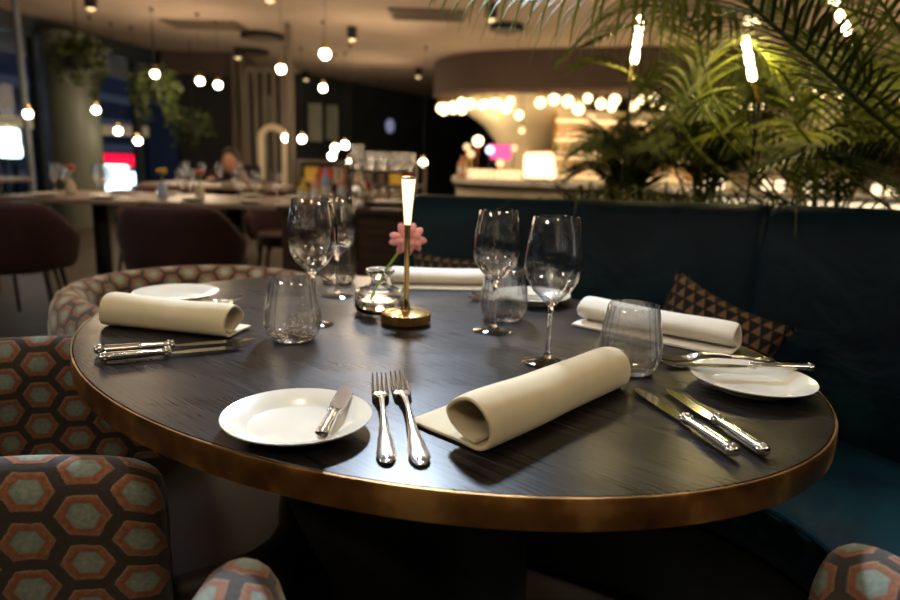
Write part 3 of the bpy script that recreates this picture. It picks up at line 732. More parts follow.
MB().lathe([(.0005, 0), (.05, 0), (.062, .02), (.06, .08), (.03, .16), (.022, .22), (.03, .30), (.034, .33), (.031, .33), (.027, .30), (.019, .22), (.026, .16), (.055, .08), (.057, .02), (.0005, .012)], 32).build('body', M['glass'], t, angle=80)
for px, Y, m, h, lb in ((316, 3.7, 'salmon', .17, 'orange bottle on the sideboard, left end'), (326, 3.8, 'blue', .2, 'pale blue bottle on the sideboard'), (343, 3.85, 'salmon', .2, 'orange red bottle just left of the tall carafe'), (368, 3.9, 'red', .15, 'red bottle just right of the tall carafe'), (303, 3.7, 'paper_yellow', .14, 'yellow bottle at the sideboard far left end')):
    p = at(px, 195, Y); put(bottle_proto('sauce_bottle', M[m], h, .03, lb), (p.x, Y, .785))
# shelf with colour far behind
t = empty('back_shelf', (0, 0, 0), 0, 'low brown shelf with boxes against the dark back wall', 'shelf')
a, b = at(298, 170, 9), at(425, 170, 9); cx, cw = (a.x+b.x)/2, b.x-a.x
for z in (.35, .68, .96): MB().box((cx, 9, z), (cw, .3, .03)).build('shelf_board', M['taupe'], t, smooth=False)
for i in range(4): MB().box((a.x+cw*i/3, 9, .48), (.03, .3, .97)).build('upright', M['taupe'], t, smooth=False)
for i in range(16):
    m = ('paper_yellow', 'red', 'cream', 'salmon', 'taupe', 'walnut')[i % 6]; x = a.x+.1+(cw-.2)*(i % 8+.5)/8
    o = MB().box((0, 0, .09), (.13+.05*R.random(), .16, .18)).box((0, 0, .185), (.15, .17, .02)).build('storage_box', M[m], smooth=False, bevel=.006)
    o.location = (x, 8.98, .695 if i < 8 else .365); tag(o, '%s lidded box on the %s board of the low back shelf' % ({'paper_yellow': 'yellow', 'red': 'red', 'cream': 'cream', 'salmon': 'orange', 'taupe': 'taupe', 'walnut': 'brown'}[m], 'upper' if i < 8 else 'lower'), 'box', 'boxes on the low back shelf')

# ------------------------------------------------------------------ seated guest
def skin_body(name, verts, edges, rad, m, parent, root=0, sub=2):
    me = bpy.data.meshes.new(name); me.from_pydata(verts, edges, []); me.update()
    o = bpy.data.objects.new(name, me); col.objects.link(o); o.parent = parent
    mod = o.modifiers.new('skin', 'SKIN')
    if not me.skin_vertices:
        bm = bmesh.new(); bm.from_mesh(me); bm.verts.layers.skin.verify(); bm.to_mesh(me); bm.free()
    for i, v in enumerate(me.skin_vertices[0].data):
        r = rad[i]; v.radius = (r, r) if not hasattr(r, '__len__') else r; v.use_root = (i == root)
    s = o.modifiers.new('sub', 'SUBSURF'); s.levels = sub; s.render_levels = sub
    me.materials.append(m); mod.use_smooth_shade = True
    return o
g = at(235, 166, 6.75); gx, gy = at(235, 166, 6.8).x, 6.95
pt = empty('person', (gx, gy, 0), 0, 'seated person in black clothes at the far table, head bowed', 'person')
V = [(0, 0, .52), (0, -.01, .66), (0, -.05, .80), (0, -.09, .90), (0, -.15, .925), (0, -.22, .94),
     (-.17, -.05, .87), (-.24, -.22, .72), (-.14, -.42, .79), (.17, -.05, .87), (.24, -.22, .72), (.14, -.42, .79),
     (-.1, -.05, .50), (-.12, -.42, .50), (-.12, -.44, .09), (-.12, -.54, .04), (.1, -.05, .50), (.12, -.42, .50), (.12, -.44, .09), (.12, -.54, .04)]
E_ = [(0, 1), (1, 2), (2, 3), (3, 4), (4, 5), (2, 6), (6, 7), (7, 8), (2, 9), (9, 10), (10, 11), (0, 12), (12, 13), (13, 14), (14, 15), (0, 16), (16, 17), (17, 18), (18, 19)]
RD = [(.15, .12), (.14, .10), (.15, .10), .055, .05, .045, .055, .045, .03, .055, .045, .03, .085, .065, .045, .035, .085, .065, .045, .035]
for v in range(len(V)): pass
skin_body('body', V, E_, RD, M['skin'], pt)
h = MB().sphere((0, -.235, 1.10), .088, 20, 14, (.82, 1, 1.2))
h.sphere((0, -.325, 1.07), .018, 8, 6, (.8, 1.2, 1.3)); h.sphere((-.08, -.23, 1.09), .02, 8, 6, (.5, 1, 1.4)); h.sphere((.08, -.23, 1.09), .02, 8, 6, (.5, 1, 1.4))
h.v = [(x, y-.05, z-.15) for x, y, z in h.v]; hd = h.build('head', M['skin'], pt)
MB().sphere((0, -.255, .985), .098, 20, 12, (.88, .95, 1.12)).build('hair', M['hair'], hd)
e = MB().sphere((-.03, -.372, .955), .009, 8, 6); e.sphere((.03, -.372, .955), .009, 8, 6); e.build('eyes', M['hair'], hd)
MB().sphere((0, -.375, .885), .02, 8, 6, (1, .4, .25)).build('mouth', M['red'], hd)
skin_body('jacket', [V[i] for i in (0, 1, 2, 3, 6, 7, 9, 10)]+[(-.16, -.36, .77), (.16, -.36, .77)], [(0, 1), (1, 2), (2, 3), (2, 4), (4, 5), (5, 8), (2, 6), (6, 7), (7, 9)],
          [(.17, .14), (.16, .12), (.185, .13), .085, .085, .06, .085, .06, .045, .045], M['cloth_black'], pt)
skin_body('trousers', [V[i] for i in (0, 12, 13, 14, 16, 17, 18)], [(0, 1), (1, 2), (2, 3), (0, 4), (4, 5), (5, 6)], [.15, .105, .08, .065, .105, .08, .065], M['cloth_black'], pt)
for s in (-1, 1):
    hb = MB().sphere((s*.135, -.45, .785), .03, 10, 8, (1, 1.3, .6))
    for k in range(4): hb.tube([(s*.135-.02+.013*k, -.47, .79), (s*.135-.02+.014*k, -.51, .79), (s*.135-.02+.014*k, -.53, .775)], [.0085, .0075, .006], 6)
    hb.tube([(s*.105, -.45, .785), (s*.085, -.48, .785), (s*.083, -.50, .78)], [.01, .009, .007], 6)
    hb.build('hand', M['skin'], pt)
    MB().box((s*.12, -.50, .03), (.09, .24, .06)).build('shoe', M['black'], pt, bevel=.025)
put(bc, (gx, gy+.02, 0), 'burgundy armchair the dark dressed guest sits in', None, 1, 0)

# ------------------------------------------------------------------ oval dining table
TC = Vector((-.063, 1.147)); SA, SB, TH = .509, .664, .908
def oval(sc=1, d=0, n=160):
    o = []
    for i in range(n):
        a = 2*PI*i/n; x = (SA+d)*math.cos(a)*sc; y = (SB+d)*math.sin(a)*sc
        o.append((x*math.cos(TH)-y*math.sin(TH), x*math.sin(TH)+y*math.cos(TH)))
    return o
tt = empty('oval_dining_table', (TC.x, TC.y, 0), 0, 'oval black oak dining table with brass edge, laid for four', 'table')
def ringstack(levels, name, m, n=160, angle=30):
    mb = MB(); vs = []
    for d, z in levels: vs += [(x, y, z) for x, y in oval(1, d, n)]
    k = len(levels)
    fs = [(i*n+j, i*n+(j+1) % n, (i+1)*n+(j+1) % n, (i+1)*n+j) for i in range(k-1) for j in range(n)]
    fs += [tuple(range(n-1, -1, -1)), tuple((k-1)*n+j for j in range(n))]
    return mb.add(vs, fs).build(name, m, tt, angle=angle)
ringstack([(-.004, .7165), (-.004, .748), (-.0055, .75)], 'tabletop', M['wood'])
# brass band as an open ring with thickness
def band_ring():
    n = 160; lv = [(-.0035, .715), (0, .7155), (.0006, .73), (.0003, .7475), (-.001, .7497), (-.0035, .7497)]
    vs = []
    for d, z in lv: vs += [(x, y, z) for x, y in oval(1, d, n)]
    k = len(lv); fs = [(i*n+j, i*n+(j+1) % n, ((i+1) % k)*n+(j+1) % n, ((i+1) % k)*n+j) for i in range(k) for j in range(n)]
    return MB().add(vs, fs).build('edge_band', M['edge'], tt, angle=50)
band_ring()
MB().lathe([(.34, 0), (.34, .012), (.30, .03), (.24, .04), (.23, .06), (.225, .68), (.26, .70), (.26, .715)], 48).build('pedestal', M['black'], tt)

# ------------------------------------------------------------------ banquette
top = catmull([(-.17, 2.31, .925), (.18, 2.20, .93), (.45, 2.08, .94), (.85, 1.86, .955), (1.08, 1.64, .965), (1.24, 1.33, .965), (1.30, .95, .965), (1.30, .3, .965), (1.30, -.8, .965)], 8)
bq = empty('curved_banquette', (.9, 1.3, 0), 0, 'curved dark teal velvet banquette wrapping the right side of the table', 'banquette')
off = Vector((.9, 1.3, 0))
def nrm(i):
    t_ = top[min(i+1, len(top)-1)]-top[max(i-1, 0)]; t_.z = 0; t_.normalize(); return Vector((-t_.y, t_.x, 0))   # left normal
def sweep_bq(sec, name, m, i0=0, i1=None, sub=1, wr=0, closed_uv=False):
    i1 = i1 or len(top)-1; vs = []; k = len(sec)
    for i in range(i0, i1+1):
        n_ = -nrm(i)   # towards the diners
        if n_.dot(Vector((-.1, 1.0, 0))-Vector((top[i].x, top[i].y, 0))) < 0: n_ = -n_
        for (d, z) in sec:
            zz = z if z < .8 else top[i].z+(z-.958)
            w = wr*noise.noise(Vector((i*.55, z*5, 3))) if wr else 0
            vs.append(Vector((top[i].x, top[i].y, 0))+n_*(d+w)+Vector((0, 0, zz+w*.5))-off)
    r = i1-i0+1
    fs = [(i*k+j, i*k+(j+1) % k, (i+1)*k+(j+1) % k, (i+1)*k+j) for i in range(r-1) for j in range(k)]+[tuple(range(k)), tuple((r-1)*k+j for j in range(k-1, -1, -1))]
    return MB().add(vs, fs).build(name, m, bq, sub=sub)
sweep_bq([(.125, .40), (.11, .55), (.075, .75), (.03, .93), (.0, .966), (-.04, .97), (-.10, .955), (-.115, .92), (-.10, .60), (-.09, .10), (.08, .10), (.12, .30)], 'backrest', M['velvet'], 0, 25)
sweep_bq([(.125, .40), (.11, .55), (.075, .75), (.03, .93), (.0, .966), (-.04, .97), (-.10, .955), (-.115, .92), (-.10, .60), (-.09, .10), (.08, .10), (.12, .30)], 'backrest', M['velvet'], 24, None)
sweep_bq([(.13, .27), (.13, .40), (.15, .425), (.3, .43), (.5, .425), (.58, .41), (.605, .38), (.605, .30), (.59, .27)], 'seat_cushion', M['velvet'], 2, None, wr=.012)
sweep_bq([(.10, .0), (.10, .265), (.57, .265), (.57, .06), (.53, .0)], 'plinth', M['black'], 2, None, sub=0)
pp = []
for i in range(2, len(top)-1):
    n_ = -nrm(i)
    if n_.dot(Vector((-.1, 1.0, 0))-Vector((top[i].x, top[i].y, 0))) < 0: n_ = -n_
    pp.append(Vector((top[i].x, top[i].y, 0))+n_*.598+Vector((0, 0, .402))-off)
MB().tube(pp, .006, 6).build('piping', M['velvet'], bq)
# cushions
def cushion(name, w, h, th, label, c, rot, z0=None):
    n = 20; vs = []; uvs = []; fs = []
    def pt(i, j, s):
        u, v = i/n*2-1, j/n*2-1
        pinch = 1-.13*(1-abs(u)**2)*abs(v)**3, 1-.13*(1-abs(v)**2)*abs(u)**3
        x = u*w/2*(1-.12*(1-v*v)*0)*pinch[1]; y = v*h/2*pinch[0]
        z = s*th/2*(max(0, (1-u**4)*(1-v**4)))**.5
        return (x, z, y)
    mb = MB()
    for s in (-1, 1):
        g_ = [[pt(i, j, s) for j in range(n+1)] for i in range(n+1)]
        vv = [g_[i][j] for i in range(n+1) for j in range(n+1)]
        ff = [(i*(n+1)+j, (i+1)*(n+1)+j, (i+1)*(n+1)+j+1, i*(n+1)+j+1) for i in range(n) for j in range(n)]
        uu = [[(a/n, b/n) for a, b in ((i, j), (i+1, j), (i+1, j+1), (i, j+1))] for i in range(n) for j in range(n)]
        mb.add(vv, ff, uu)
    o = mb.build(name, M['tri'], angle=80)
    o.location = c; o.rotation_euler = rot; tag(o, label, 'cushion')
    return o
cushion('patterned_cushion', .31, .31, .13, 'black and gold triangle patterned cushion leaning at the right of the banquette', (.635, 1.60, .610), (-.30, .36, -.55))
pc = at(447, 268, 2.02)
cushion('patterned_cushion', .34, .34, .12, 'dim gold patterned cushion at the far left end of the banquette', (.03, 2.02, .61), (-.25, 0, -.25))

# ------------------------------------------------------------------ patterned tub chairs
def tub_chair(label):
    t = empty('patterned_tub_chair', (0, 0, -5), 0, label, 'armchair', 'honeycomb patterned tub chairs')
    # path: left arm end -> round the back -> right arm end ; faces +X
    W, F = .31, .26; path = []
    for i in range(7): path.append(Vector((F-i*F/6, W, 0)))
    for i in range(1, 24): a = PI*i/24; path.append(Vector((-.30*math.sin(a), W*math.cos(a), 0)))
    for i in range(7): path.append(Vector((i*F/6, -W, 0)))
    th = .048; sec = [(-th, .30), (-th, .45), (-th*1.02, .60), (-th*.95, .665), (-th*.6, .70), (0, .712), (th*.6, .70), (th*.95, .665), (th*1.02, .60), (th, .45), (th, .30), (0, .29)]
    k = len(sec); vs = []; us = []; s = 0
    vl = [0]
    for j in range(1, k+1): vl.append(vl[-1]+math.dist(sec[j % k], sec[j-1]))
    rows = []
    def row(c, n_, sc_, u):
        k_ = max(0, min(1, (c.x-.10)/.18)); dp = .018*k_*k_
        rows.append(([c+n_*(d*sc_)+Vector((0, 0, .50+(z-dp*(z > .5)-.50)*(1-(1-sc_)*.30))) for d, z in sec], u))
    L_ = 0
    for i, p in enumerate(path):
        t_ = (path[min(i+1, len(path)-1)]-path[max(i-1, 0)]).normalized(); n_ = Vector((t_.y, -t_.x, 0))
        if i: L_ += (p-path[i-1]).length
        if i == 0:
            for e_, sc_ in ((.045, .25), (.04, .62), (.025, .88)): row(p-t_*e_, n_, sc_, -e_)
        row(p, n_, 1, L_)
        if i == len(path)-1:
            for e_, sc_ in ((.025, .88), (.04, .62), (.045, .25)): row(p+t_*e_, n_, sc_, L_+e_)
    mb = MB(); vv = [v for r_, _ in rows for v in r_]; ff = []; uu = []
    for i in range(len(rows)-1):
        for j in range(k):
            ff.append((i*k+j, i*k+(j+1) % k, (i+1)*k+(j+1) % k, (i+1)*k+j))
            uu.append([(rows[i][1], vl[j]), (rows[i][1], vl[j+1]), (rows[i+1][1], vl[j+1]), (rows[i+1][1], vl[j])])
    ff += [tuple(range(k)), tuple((len(rows)-1)*k+j for j in range(k-1, -1, -1))]
    uu += [[(0, vl[j]) for j in range(k)], [(L_, vl[j]) for j in range(k)]]
    mb.add(vv, ff, uu).build('backrest', M['hex'], t, sub=1)
    o = []
    for i in range(28):
        a = 2*PI*i/28; x = math.cos(a); y = math.sin(a); e_ = .55 if x > 0 else 1
        o.append((.02+(.46 if x > 0 else .27)*math.copysign(abs(x)**e_, x), .262*math.copysign(abs(y)**e_, y)))
    MB().prism(o, .37, .475).build('seat', M['leather'], t, bevel=.03)
    MB().prism([(x*.98, y*.98) for x, y in o], .30, .37).build('seat_frame', M['black'], t)
    for sx in (-1, 1):
        for sy in (-1, 1): MB().tube([(sx*.19+.03, sy*.2, .31), (sx*.24+.03, sy*.25, 0)], [.018, .010], 10).build('leg', M['black'], t)
    return t
tc_ = tub_chair('')
put(tc_, (-.68, 1.76, 0), 'honeycomb patterned tub chair at the far left end of the table', rz=math.atan2(-.60, .66))
put(tc_, (-.715, .925, 0), 'honeycomb patterned tub chair at the left, brown seat tucked under the table', rz=math.atan2(.30, .95)).scale = (1, .89, 1)
put(tc_, (.150, .315, 0), 'honeycomb patterned chair nearest us, only its two arm ends showing', rz=math.atan2(.99, -.10))

# ------------------------------------------------------------------ plates
def plate(label, P0, s=1):
    t = empty('bread_plate', P0, R.random(), label, 'plate', 'white bread plates')
    MB().lathe([(.0005, .003), (.045, .003), (.046, 0), (.049, 0), (.050, .003), (.062, .008), (.083, .0165), (.0848, .018), (.0848, .019), (.083, .0185), (.062, .0112), (.056, .0075), (.052, .0062), (.0005, .006)], 72).build('dish', M['china'], t, angle=60)
    t.scale = (s,)*3
    return t
plate('white bread plate at the front left, butter knife on its rim', (-.170, .7156, .75))
plate('white bread plate at the right, cutlery across its back rim', (.4385, .9155, .75))
pl3 = P(170, 296, .765); plate('white bread plate at the far left behind the rolled napkin', (pl3.x, pl3.y+.03, .75))
pl4 = P(533, 296, .765); plate('white bread plate at the back behind the middle tumbler', (pl4.x, pl4.y+.01, .75))

# ------------------------------------------------------------------ cutlery
def strip(sec_fn, n, name, m, parent, k=10):
    """loft: sec_fn(t)->(x, halfwidth, halfthick, z)"""
    vs = []
    for i in range(n+1):
        x, w, th, z = sec_fn(i/n)
        for j in range(k):
            a = 2*PI*j/k; vs.append((x, w*math.cos(a), z+th*math.sin(a)))
    fs = [(i*k+j, i*k+(j+1) % k, (i+1)*k+(j+1) % k, (i+1)*k+j) for i in range(n) for j in range(k)]+[tuple(range(k-1, -1, -1)), tuple(n*k+j for j in range(k))]
    return MB().add(vs, fs).build(name, m, parent, sub=1, angle=None)
def lerp(tb_, t):
    for (a, b) in zip(tb_, tb_[1:]):
        if t <= b[0]:
            f = (t-a[0])/(b[0]-a[0]+1e-9); f = f*f*(3-2*f); return [p+(q-p)*f for p, q in zip(a[1:], b[1:])]
    return list(tb_[-1][1:])
def orient(t, a, b, dz=0):
    """place along a->b (x axis), a is the handle end"""
    a = Vector(a); b = Vector(b); d = b-a
    t.location = a; t.rotation_euler = (0, -math.atan2(d.z, math.hypot(d.x, d.y)), math.atan2(d.y, d.x)); return d.length
def fork(a, b, label, w=1):
    L_ = (Vector(b)-Vector(a)).length
    t = empty('dinner_fork', (0, 0, 0), 0, label, 'fork', 'silver forks'); orient(t, a, b)
    hl = L_*.66
    tab = [(0, .004*w, .0014, .0025), (.03, .0085*w, .002, .0028), (.10, .0125*w, .0022, .0032), (.22, .0105*w, .0022, .004), (.45, .0065*w, .0022, .0065), (.75, .0036*w, .0023, .0115), (.92, .0042*w, .0022, .0115), (1, .0085*w, .0018, .010)]
    def f(s): q = lerp(tab, s); return (s*hl, q[0], q[1], q[2])
    strip(f, 36, 'handle', M['silver'], t)
    def g(s):
        q = lerp([(0, .0085*w, .0018, .010), (.25, .0125*w, .0015, .0065), (.5, .0132*w, .0013, .0040), (1, .0130*w, .0012, .0032)], s); return (hl+s*(L_*.12), q[0], q[1], q[2])
    hd_ = strip(g, 10, 'head', M['silver'], t)
    for k in range(4):
        y = (-1.5+k)*.0068*w; x0 = hl+L_*.105; x1 = L_
        MB().tube([(x0, y, .0035), (x0+(x1-x0)*.4, y, .0028), (x0+(x1-x0)*.8, y*.98, .0058), (x1, y*.96, .0095)], [.0021*w, .0020*w, .0016*w, .0008*w], 8).build('tine', M['silver'], t)
    orn = MB(); orn.sphere((.012, 0, .0045), .0055, 10, 6, (1.2, 1.1, .35)); orn.build('ornament', M['silver'], t)
    return t
def knife(a, b, label, w=1, small=False, bw=1.0):
    L_ = (Vector(b)-Vector(a)).length
    t = empty('butter_knife' if small else 'table_knife', (0, 0, 0), 0, label, 'knife', 'silver knives'); orient(t, a, b)
    hl = L_*.47
    tab = [(0, .0035, .0030, .0080), (.02, .0075, .0062, .0080), (.06, .0088, .0070, .0080), (.09, .0068, .0056, .0080), (.13, .0082, .0064, .0080), (.5, .0078, .0060, .0080), (.86, .0058, .0048, .0078), (.90, .0078, .0060, .0078), (.94, .0058, .0046, .0076), (.98, .0076, .0055, .0074), (1, .0052, .0035, .0070)]
    def f(s): q = lerp(tab, s); return (s*hl, q[0]*w, q[1]*w, q[2]*w)
    h_ = strip(f, 70, 'handle', M['silver'], t, 12)
    orn = MB()
    col_ = MB()
    for j in range(7):
        an = 2*PI*j/7; orn.sphere((.008, .0062*w*math.cos(an), .008*w+.005*w*math.sin(an)), .0030*w, 8, 5)
        col_.sphere((hl*.92, .0062*w*math.cos(an), .0078*w+.005*w*math.sin(an)), .0030*w, 8, 5)
        col_.sphere((hl*.965, .0055*w*math.cos(an+.4), .0078*w+.0045*w*math.sin(an+.4)), .0026*w, 8, 5)
    col_.build('collar', M['silver'], h_)
    orn.build('ornament', M['silver'], h_)
    n = 22; top_, bot = [], []
    for i in range(n+1):
        s = i/n; x = hl+s*(L_-hl)
        yb = .0045+.0055*min(1, s*4) if s < .8 else .010-.006*((s-.8)/.2)**2
        yt = -.0045-.0035*min(1, s*5) if s < .72 else -.008+.0115*((s-.72)/.28)**1.6
        bot.append((x, yb*bw)); top_.append((x, yt*bw))
    ol = bot+top_[::-1]; m_ = len(ol); z = .0045
    vs = [(x, y, z+.0007) for x, y in ol]+[(x, y, z-.0007) for x, y in ol]; fs = []
    for i in range(n):
        a_, b_, c_, d_ = i, i+1, m_-2-i, m_-1-i
        fs += [(a_, b_, c_, d_), (d_+m_, c_+m_, b_+m_, a_+m_)]
    fs += [(i, (i+1) % m_, m_+(i+1) % m_, m_+i) for i in range(m_)]
    MB().add(vs, fs).build('blade', M['blade'], t, angle=30)
    return t
Z = .7505
def Q(px, py, z=Z): p = P(px, py, z); return (p.x, p.y, z)
fork(Q(387, 466), Q(379, 379), 'silver fork at the front, the left one beside the bread plate', .92)
fork(Q(422, 468), Q(397, 377), 'silver fork at the front, the right one nearer the napkin', 1.0)
knife(Q(736, 460), Q(635, 390), 'silver table knife of the front pair, nearer the napkin', 1.05)
knife(Q(766, 459), Q(668, 392), 'silver table knife of the front pair, nearer the table edge', 1.0)
knife(Q(94, 355), Q(259, 342), 'silver table knife of the left pair, nearer the napkin', 1.0)
knife(Q(99, 363), Q(247, 349), 'silver table knife of the left pair, nearer the table edge', 1.05)
a = P(321, 441, .768); b = P(349, 389, .768)
knife((a.x, a.y, .7668), (b.x, b.y, .7668), 'small butter knife lying on the front left bread plate', .95, True, 1.1)
knife((.545, .950, .7685), (.335, .945, .7685), 'small butter knife lying across the right bread plate', .85, True, 1.0)
fork((.535, 1.03, Z), (.335, 1.005, Z), 'silver fork behind the right bread plate, nearer the plate')
fork((.54, 1.062, Z), (.335, 1.04, Z), 'silver fork behind the right bread plate, nearer the napkin')
fork((-.60, 1.245, Z), (-.44, 1.315, Z), 'silver fork by the far left plate, lower one behind the napkin', .9)
fork((-.60, 1.275, Z), (-.44, 1.375, Z), 'silver fork by the far left plate, tines uppermost', .9)
fork((.24, 1.47, Z), (.04, 1.455, Z), 'silver fork lying before the back napkin, left tines showing', .95)
fork((.245, 1.50, Z), (.05, 1.49, Z), 'silver fork just behind the other one near the back plate', .95)

# ------------------------------------------------------------------ rolled napkins
def napkin(a, b, side, label, m='linen', tail=.09, s=1.0, seed=1, tskew=0, hs=1.0):
    """roll whose foot on the near side runs from a to b; side=+1: tail lies to the left of a->b"""
    a = Vector((*a, .7502)); b = Vector((*b, .7502)); d = b-a; L_ = d.length; d.normalize(); nn = Vector((-d.y, d.x, 0))*side
    th = .0030
    cl = [(-.002-tail, .0035), (-.04-tail*.3, .0035), (.0, .0035), (.018, .0038), (.030, .0085), (.0345, .020), (.033, .036), (.024, .050), (.008, .0575), (-.010, .054), (-.024, .045), (-.030, .036), (-.024, .025), (-.012, .017), (.002, .0125), (.016, .0112)]
    cl = [Vector((-u*s, v*s*hs, 0)) for u, v in cl]     # u>0 towards near side
    cc = catmull(cl, 4); k = len(cc); outl, inl = [], []
    for i, p in enumerate(cc):
        t_ = (cc[min(i+1, k-1)]-cc[max(0, i-1)]).normalized(); q = Vector((-t_.y, t_.x, 0))*th
        outl.append(p+q); inl.append(p-q)
    # rounded ends
    sec = outl+[cc[-1]+(cc[-1]-cc[-2]).normalized()*th*.8]+inl[::-1]+[cc[0]-(cc[1]-cc[0]).normalized()*th*.8]
    n = 26; vs = []; m_ = len(sec)
    for i in range(n+1):
        f = i/n; e = min(f, 1-f)*n
        tap = 1-.03*max(0, 1.5-e)/1.5
        sq = 1-.06*math.sin(f*PI)**2-.05*f
        for p in sec:
            w = noise.noise(Vector((f*3+seed*7, p.x*18, p.y*18)))*.0022
            tailpart = max(0, (p.x-.03*s)/tail) if p.x > .03*s else 0
            u = p.x+w; v = max(p.y*tap*sq+w*.6*min(1, p.y/.02), th*.3 if p.y < .004 else 0)
            off_ = .034*s
            ex = (f-.5)*.012*noise.noise(Vector((p.x*20, p.y*20, seed)))
            vs.append(a+d*(f*L_+ex+tskew*tailpart*tail)+nn*(u+off_)+Vector((0, 0, v)))
    fs = [(i*m_+j, i*m_+(j+1) % m_, (i+1)*m_+(j+1) % m_, (i+1)*m_+j) for i in range(n) for j in range(m_)]
    # end caps: ribbon strips between outer and inner
    no = len(outl)
    for base in (0, n*m_):
        for j in range(no-1):
            fs.append((base+j, base+j+1, base+(m_-2-(j+1)), base+(m_-2-j)))
        fs.append((base+no-1, base+no, base+no+1)); fs.append((base, base+m_-2, base+m_-1))
    c = sum((Vector(v) for v in vs), Vector())/len(vs); c.z = .75
    o = MB().add([Vector(v)-c for v in vs], fs).build('rolled_napkin', M[m], angle=70); o.location = c
    sb_ = o.modifiers.new('s', 'SUBSURF'); sb_.levels = 1; sb_.render_levels = 1
    tag(o, label, 'napkin'); return o
def xy(px, py, z=.75): p = P(px, py, z); return (p.x, p.y)
napkin(xy(487, 457), xy(629, 389), 1, 'beige rolled linen napkin at the front, open end towards the forks', 'linen', .085, 1.0, 1)
napkin(xy(100, 327), xy(226, 340), 1, 'beige rolled napkin at the left, above the pair of knives', 'linen', .04, .96, 2)
napkin((.285, 1.315), (.515, 1.13), -1, 'rolled napkin, ceiling light in its whiter colour, at the right, behind the right tumbler', 'linen_lit', .045, .88, 3)
napkin((-.15, 1.63), (.078, 1.652), -1, 'rolled napkin, ceiling light in its whiter colour, at the back behind the brass lamp', 'linen_lit', .05, .9, 4, hs=.85)

# ------------------------------------------------------------------ lamp
lp = P(405.5, 323)
lm = empty('brass_table_lamp', (lp.x, lp.y, .75), 0, 'slim brass cordless table lamp with knurled round foot', 'lamp')
nr = 240
MB().lathe([(.0005, .001), (.040, .001), (.0425, .003)], 40).build('foot_pad', M['black'], lm)
MB().lathe([(.001, .002), (.0425, .002), (.046, .0035), (.046, .0205), (.0425, .0225), (.030, .0235), (.012, .0250), (.0075, .029), (.001, .029)], nr, rib=lambda i, a: (.0016*math.cos(36*a) if i in (2, 3) else 0)).build('base', M['brass'], lm, angle=35)
MB().lathe([(.0115, .0245), (.008, .034), (.0055, .05), (.0052, .10), (.0050, .165), (.0060, .19)], 24).build('stem', M['brass'], lm)
MB().lathe([(.0055, .182), (.0078, .215), (.0120, .262), (.0126, .272), (.0118, .272), (.0110, .262), (.0065, .215), (.0045, .185)], 28).build('shade', M['lamp_glow'], lm)
MB().lathe([(.0122, .270), (.0128, .2705), (.0128, .274), (.001, .2755)], 24).build('cap', M['brass'], lm)

# ------------------------------------------------------------------ bud vase and flower
vp = P(379, 311)
vs_ = empty('bud_vase', (vp.x, vp.y, .75), 0, 'round clear glass bud vase holding one pink flower', 'vase')
MB().lathe([(.0005, 0), (.040, 0), (.047, .004), (.050, .012), (.050, .036), (.046, .045), (.030, .051), (.019, .055), (.0165, .062), (.017, .070), (.024, .076), (.030, .0815), (.0305, .084), (.028, .0865), (.022, .086), (.0155, .079), (.0135, .070), (.0135, .060), (.017, .052), (.042, .043), (.0465, .036), (.0465, .014), (.042, .0075), (.0005, .006)], 48).build('body', M['solid_glass'], vs_, angle=80)
MB().lathe([(.0005, .0064), (.0415, .0078), (.0462, .0145), (.0462, .027), (.0005, .027)], 40).build('water', M['water'], vs_)
hc = at(408, 239, vp.y-.01)-Vector((vp.x, vp.y, .75))
fp = [Vector((-.028, -.006, .010)), Vector((-.010, -.004, .038)), Vector((.004, -.002, .072)), hc*.45+Vector((.004, -.002, .072))*.55, hc+Vector((-.006, .004, -.010))]
fl = empty('pink_flower', (vp.x, vp.y, .75), 0, 'pink and coral blossom on a green stem in the bud vase', 'flower')
MB().tube(catmull(fp, 5), [.0026]*21, 8).build('stem', M['green_stem'], fl)
MB().tube([fp[-1]-(fp[-1]-fp[-2])*.45, fp[-1], hc+Vector((0, .004, 0))], [.003, .0065, .009], 10).build('calyx', M['green_stem'], fl)
rr = random.Random(3)
for ring, (np_, ra, el, sz) in enumerate(((9, .0185, -.1, .0135), (8, .0125, .5, .0115), (5, .006, 1.0, .009))):
    for k in range(np_):
        an = 2*PI*k/np_+ring*.4+rr.uniform(-.15, .15)
        # disc of the blossom faces the camera (-y) tilted up
        x = math.cos(an)*ra; z = math.sin(an)*ra; y = -.004-.008*ring
        mb = MB(); mb.sphere((0, 0, 0), sz*rr.uniform(.85, 1.1), 14, 10, (1.1, .22, .62))
        o = mb.build('petal', M['petal'], fl); o.location = hc+Vector((x*1.25, y, z)); o.rotation_euler = Euler((rr.uniform(-.25, .25), -an, 0)).to_matrix().to_euler()
        o.rotation_euler.rotate(Euler((.35*ring*math.sin(an), 0, -.35*ring*math.cos(an))))
MB().sphere(hc+Vector((0, -.020, 0)), .006, 10, 6).build('flower_heart', M['petal_heart'], fl)

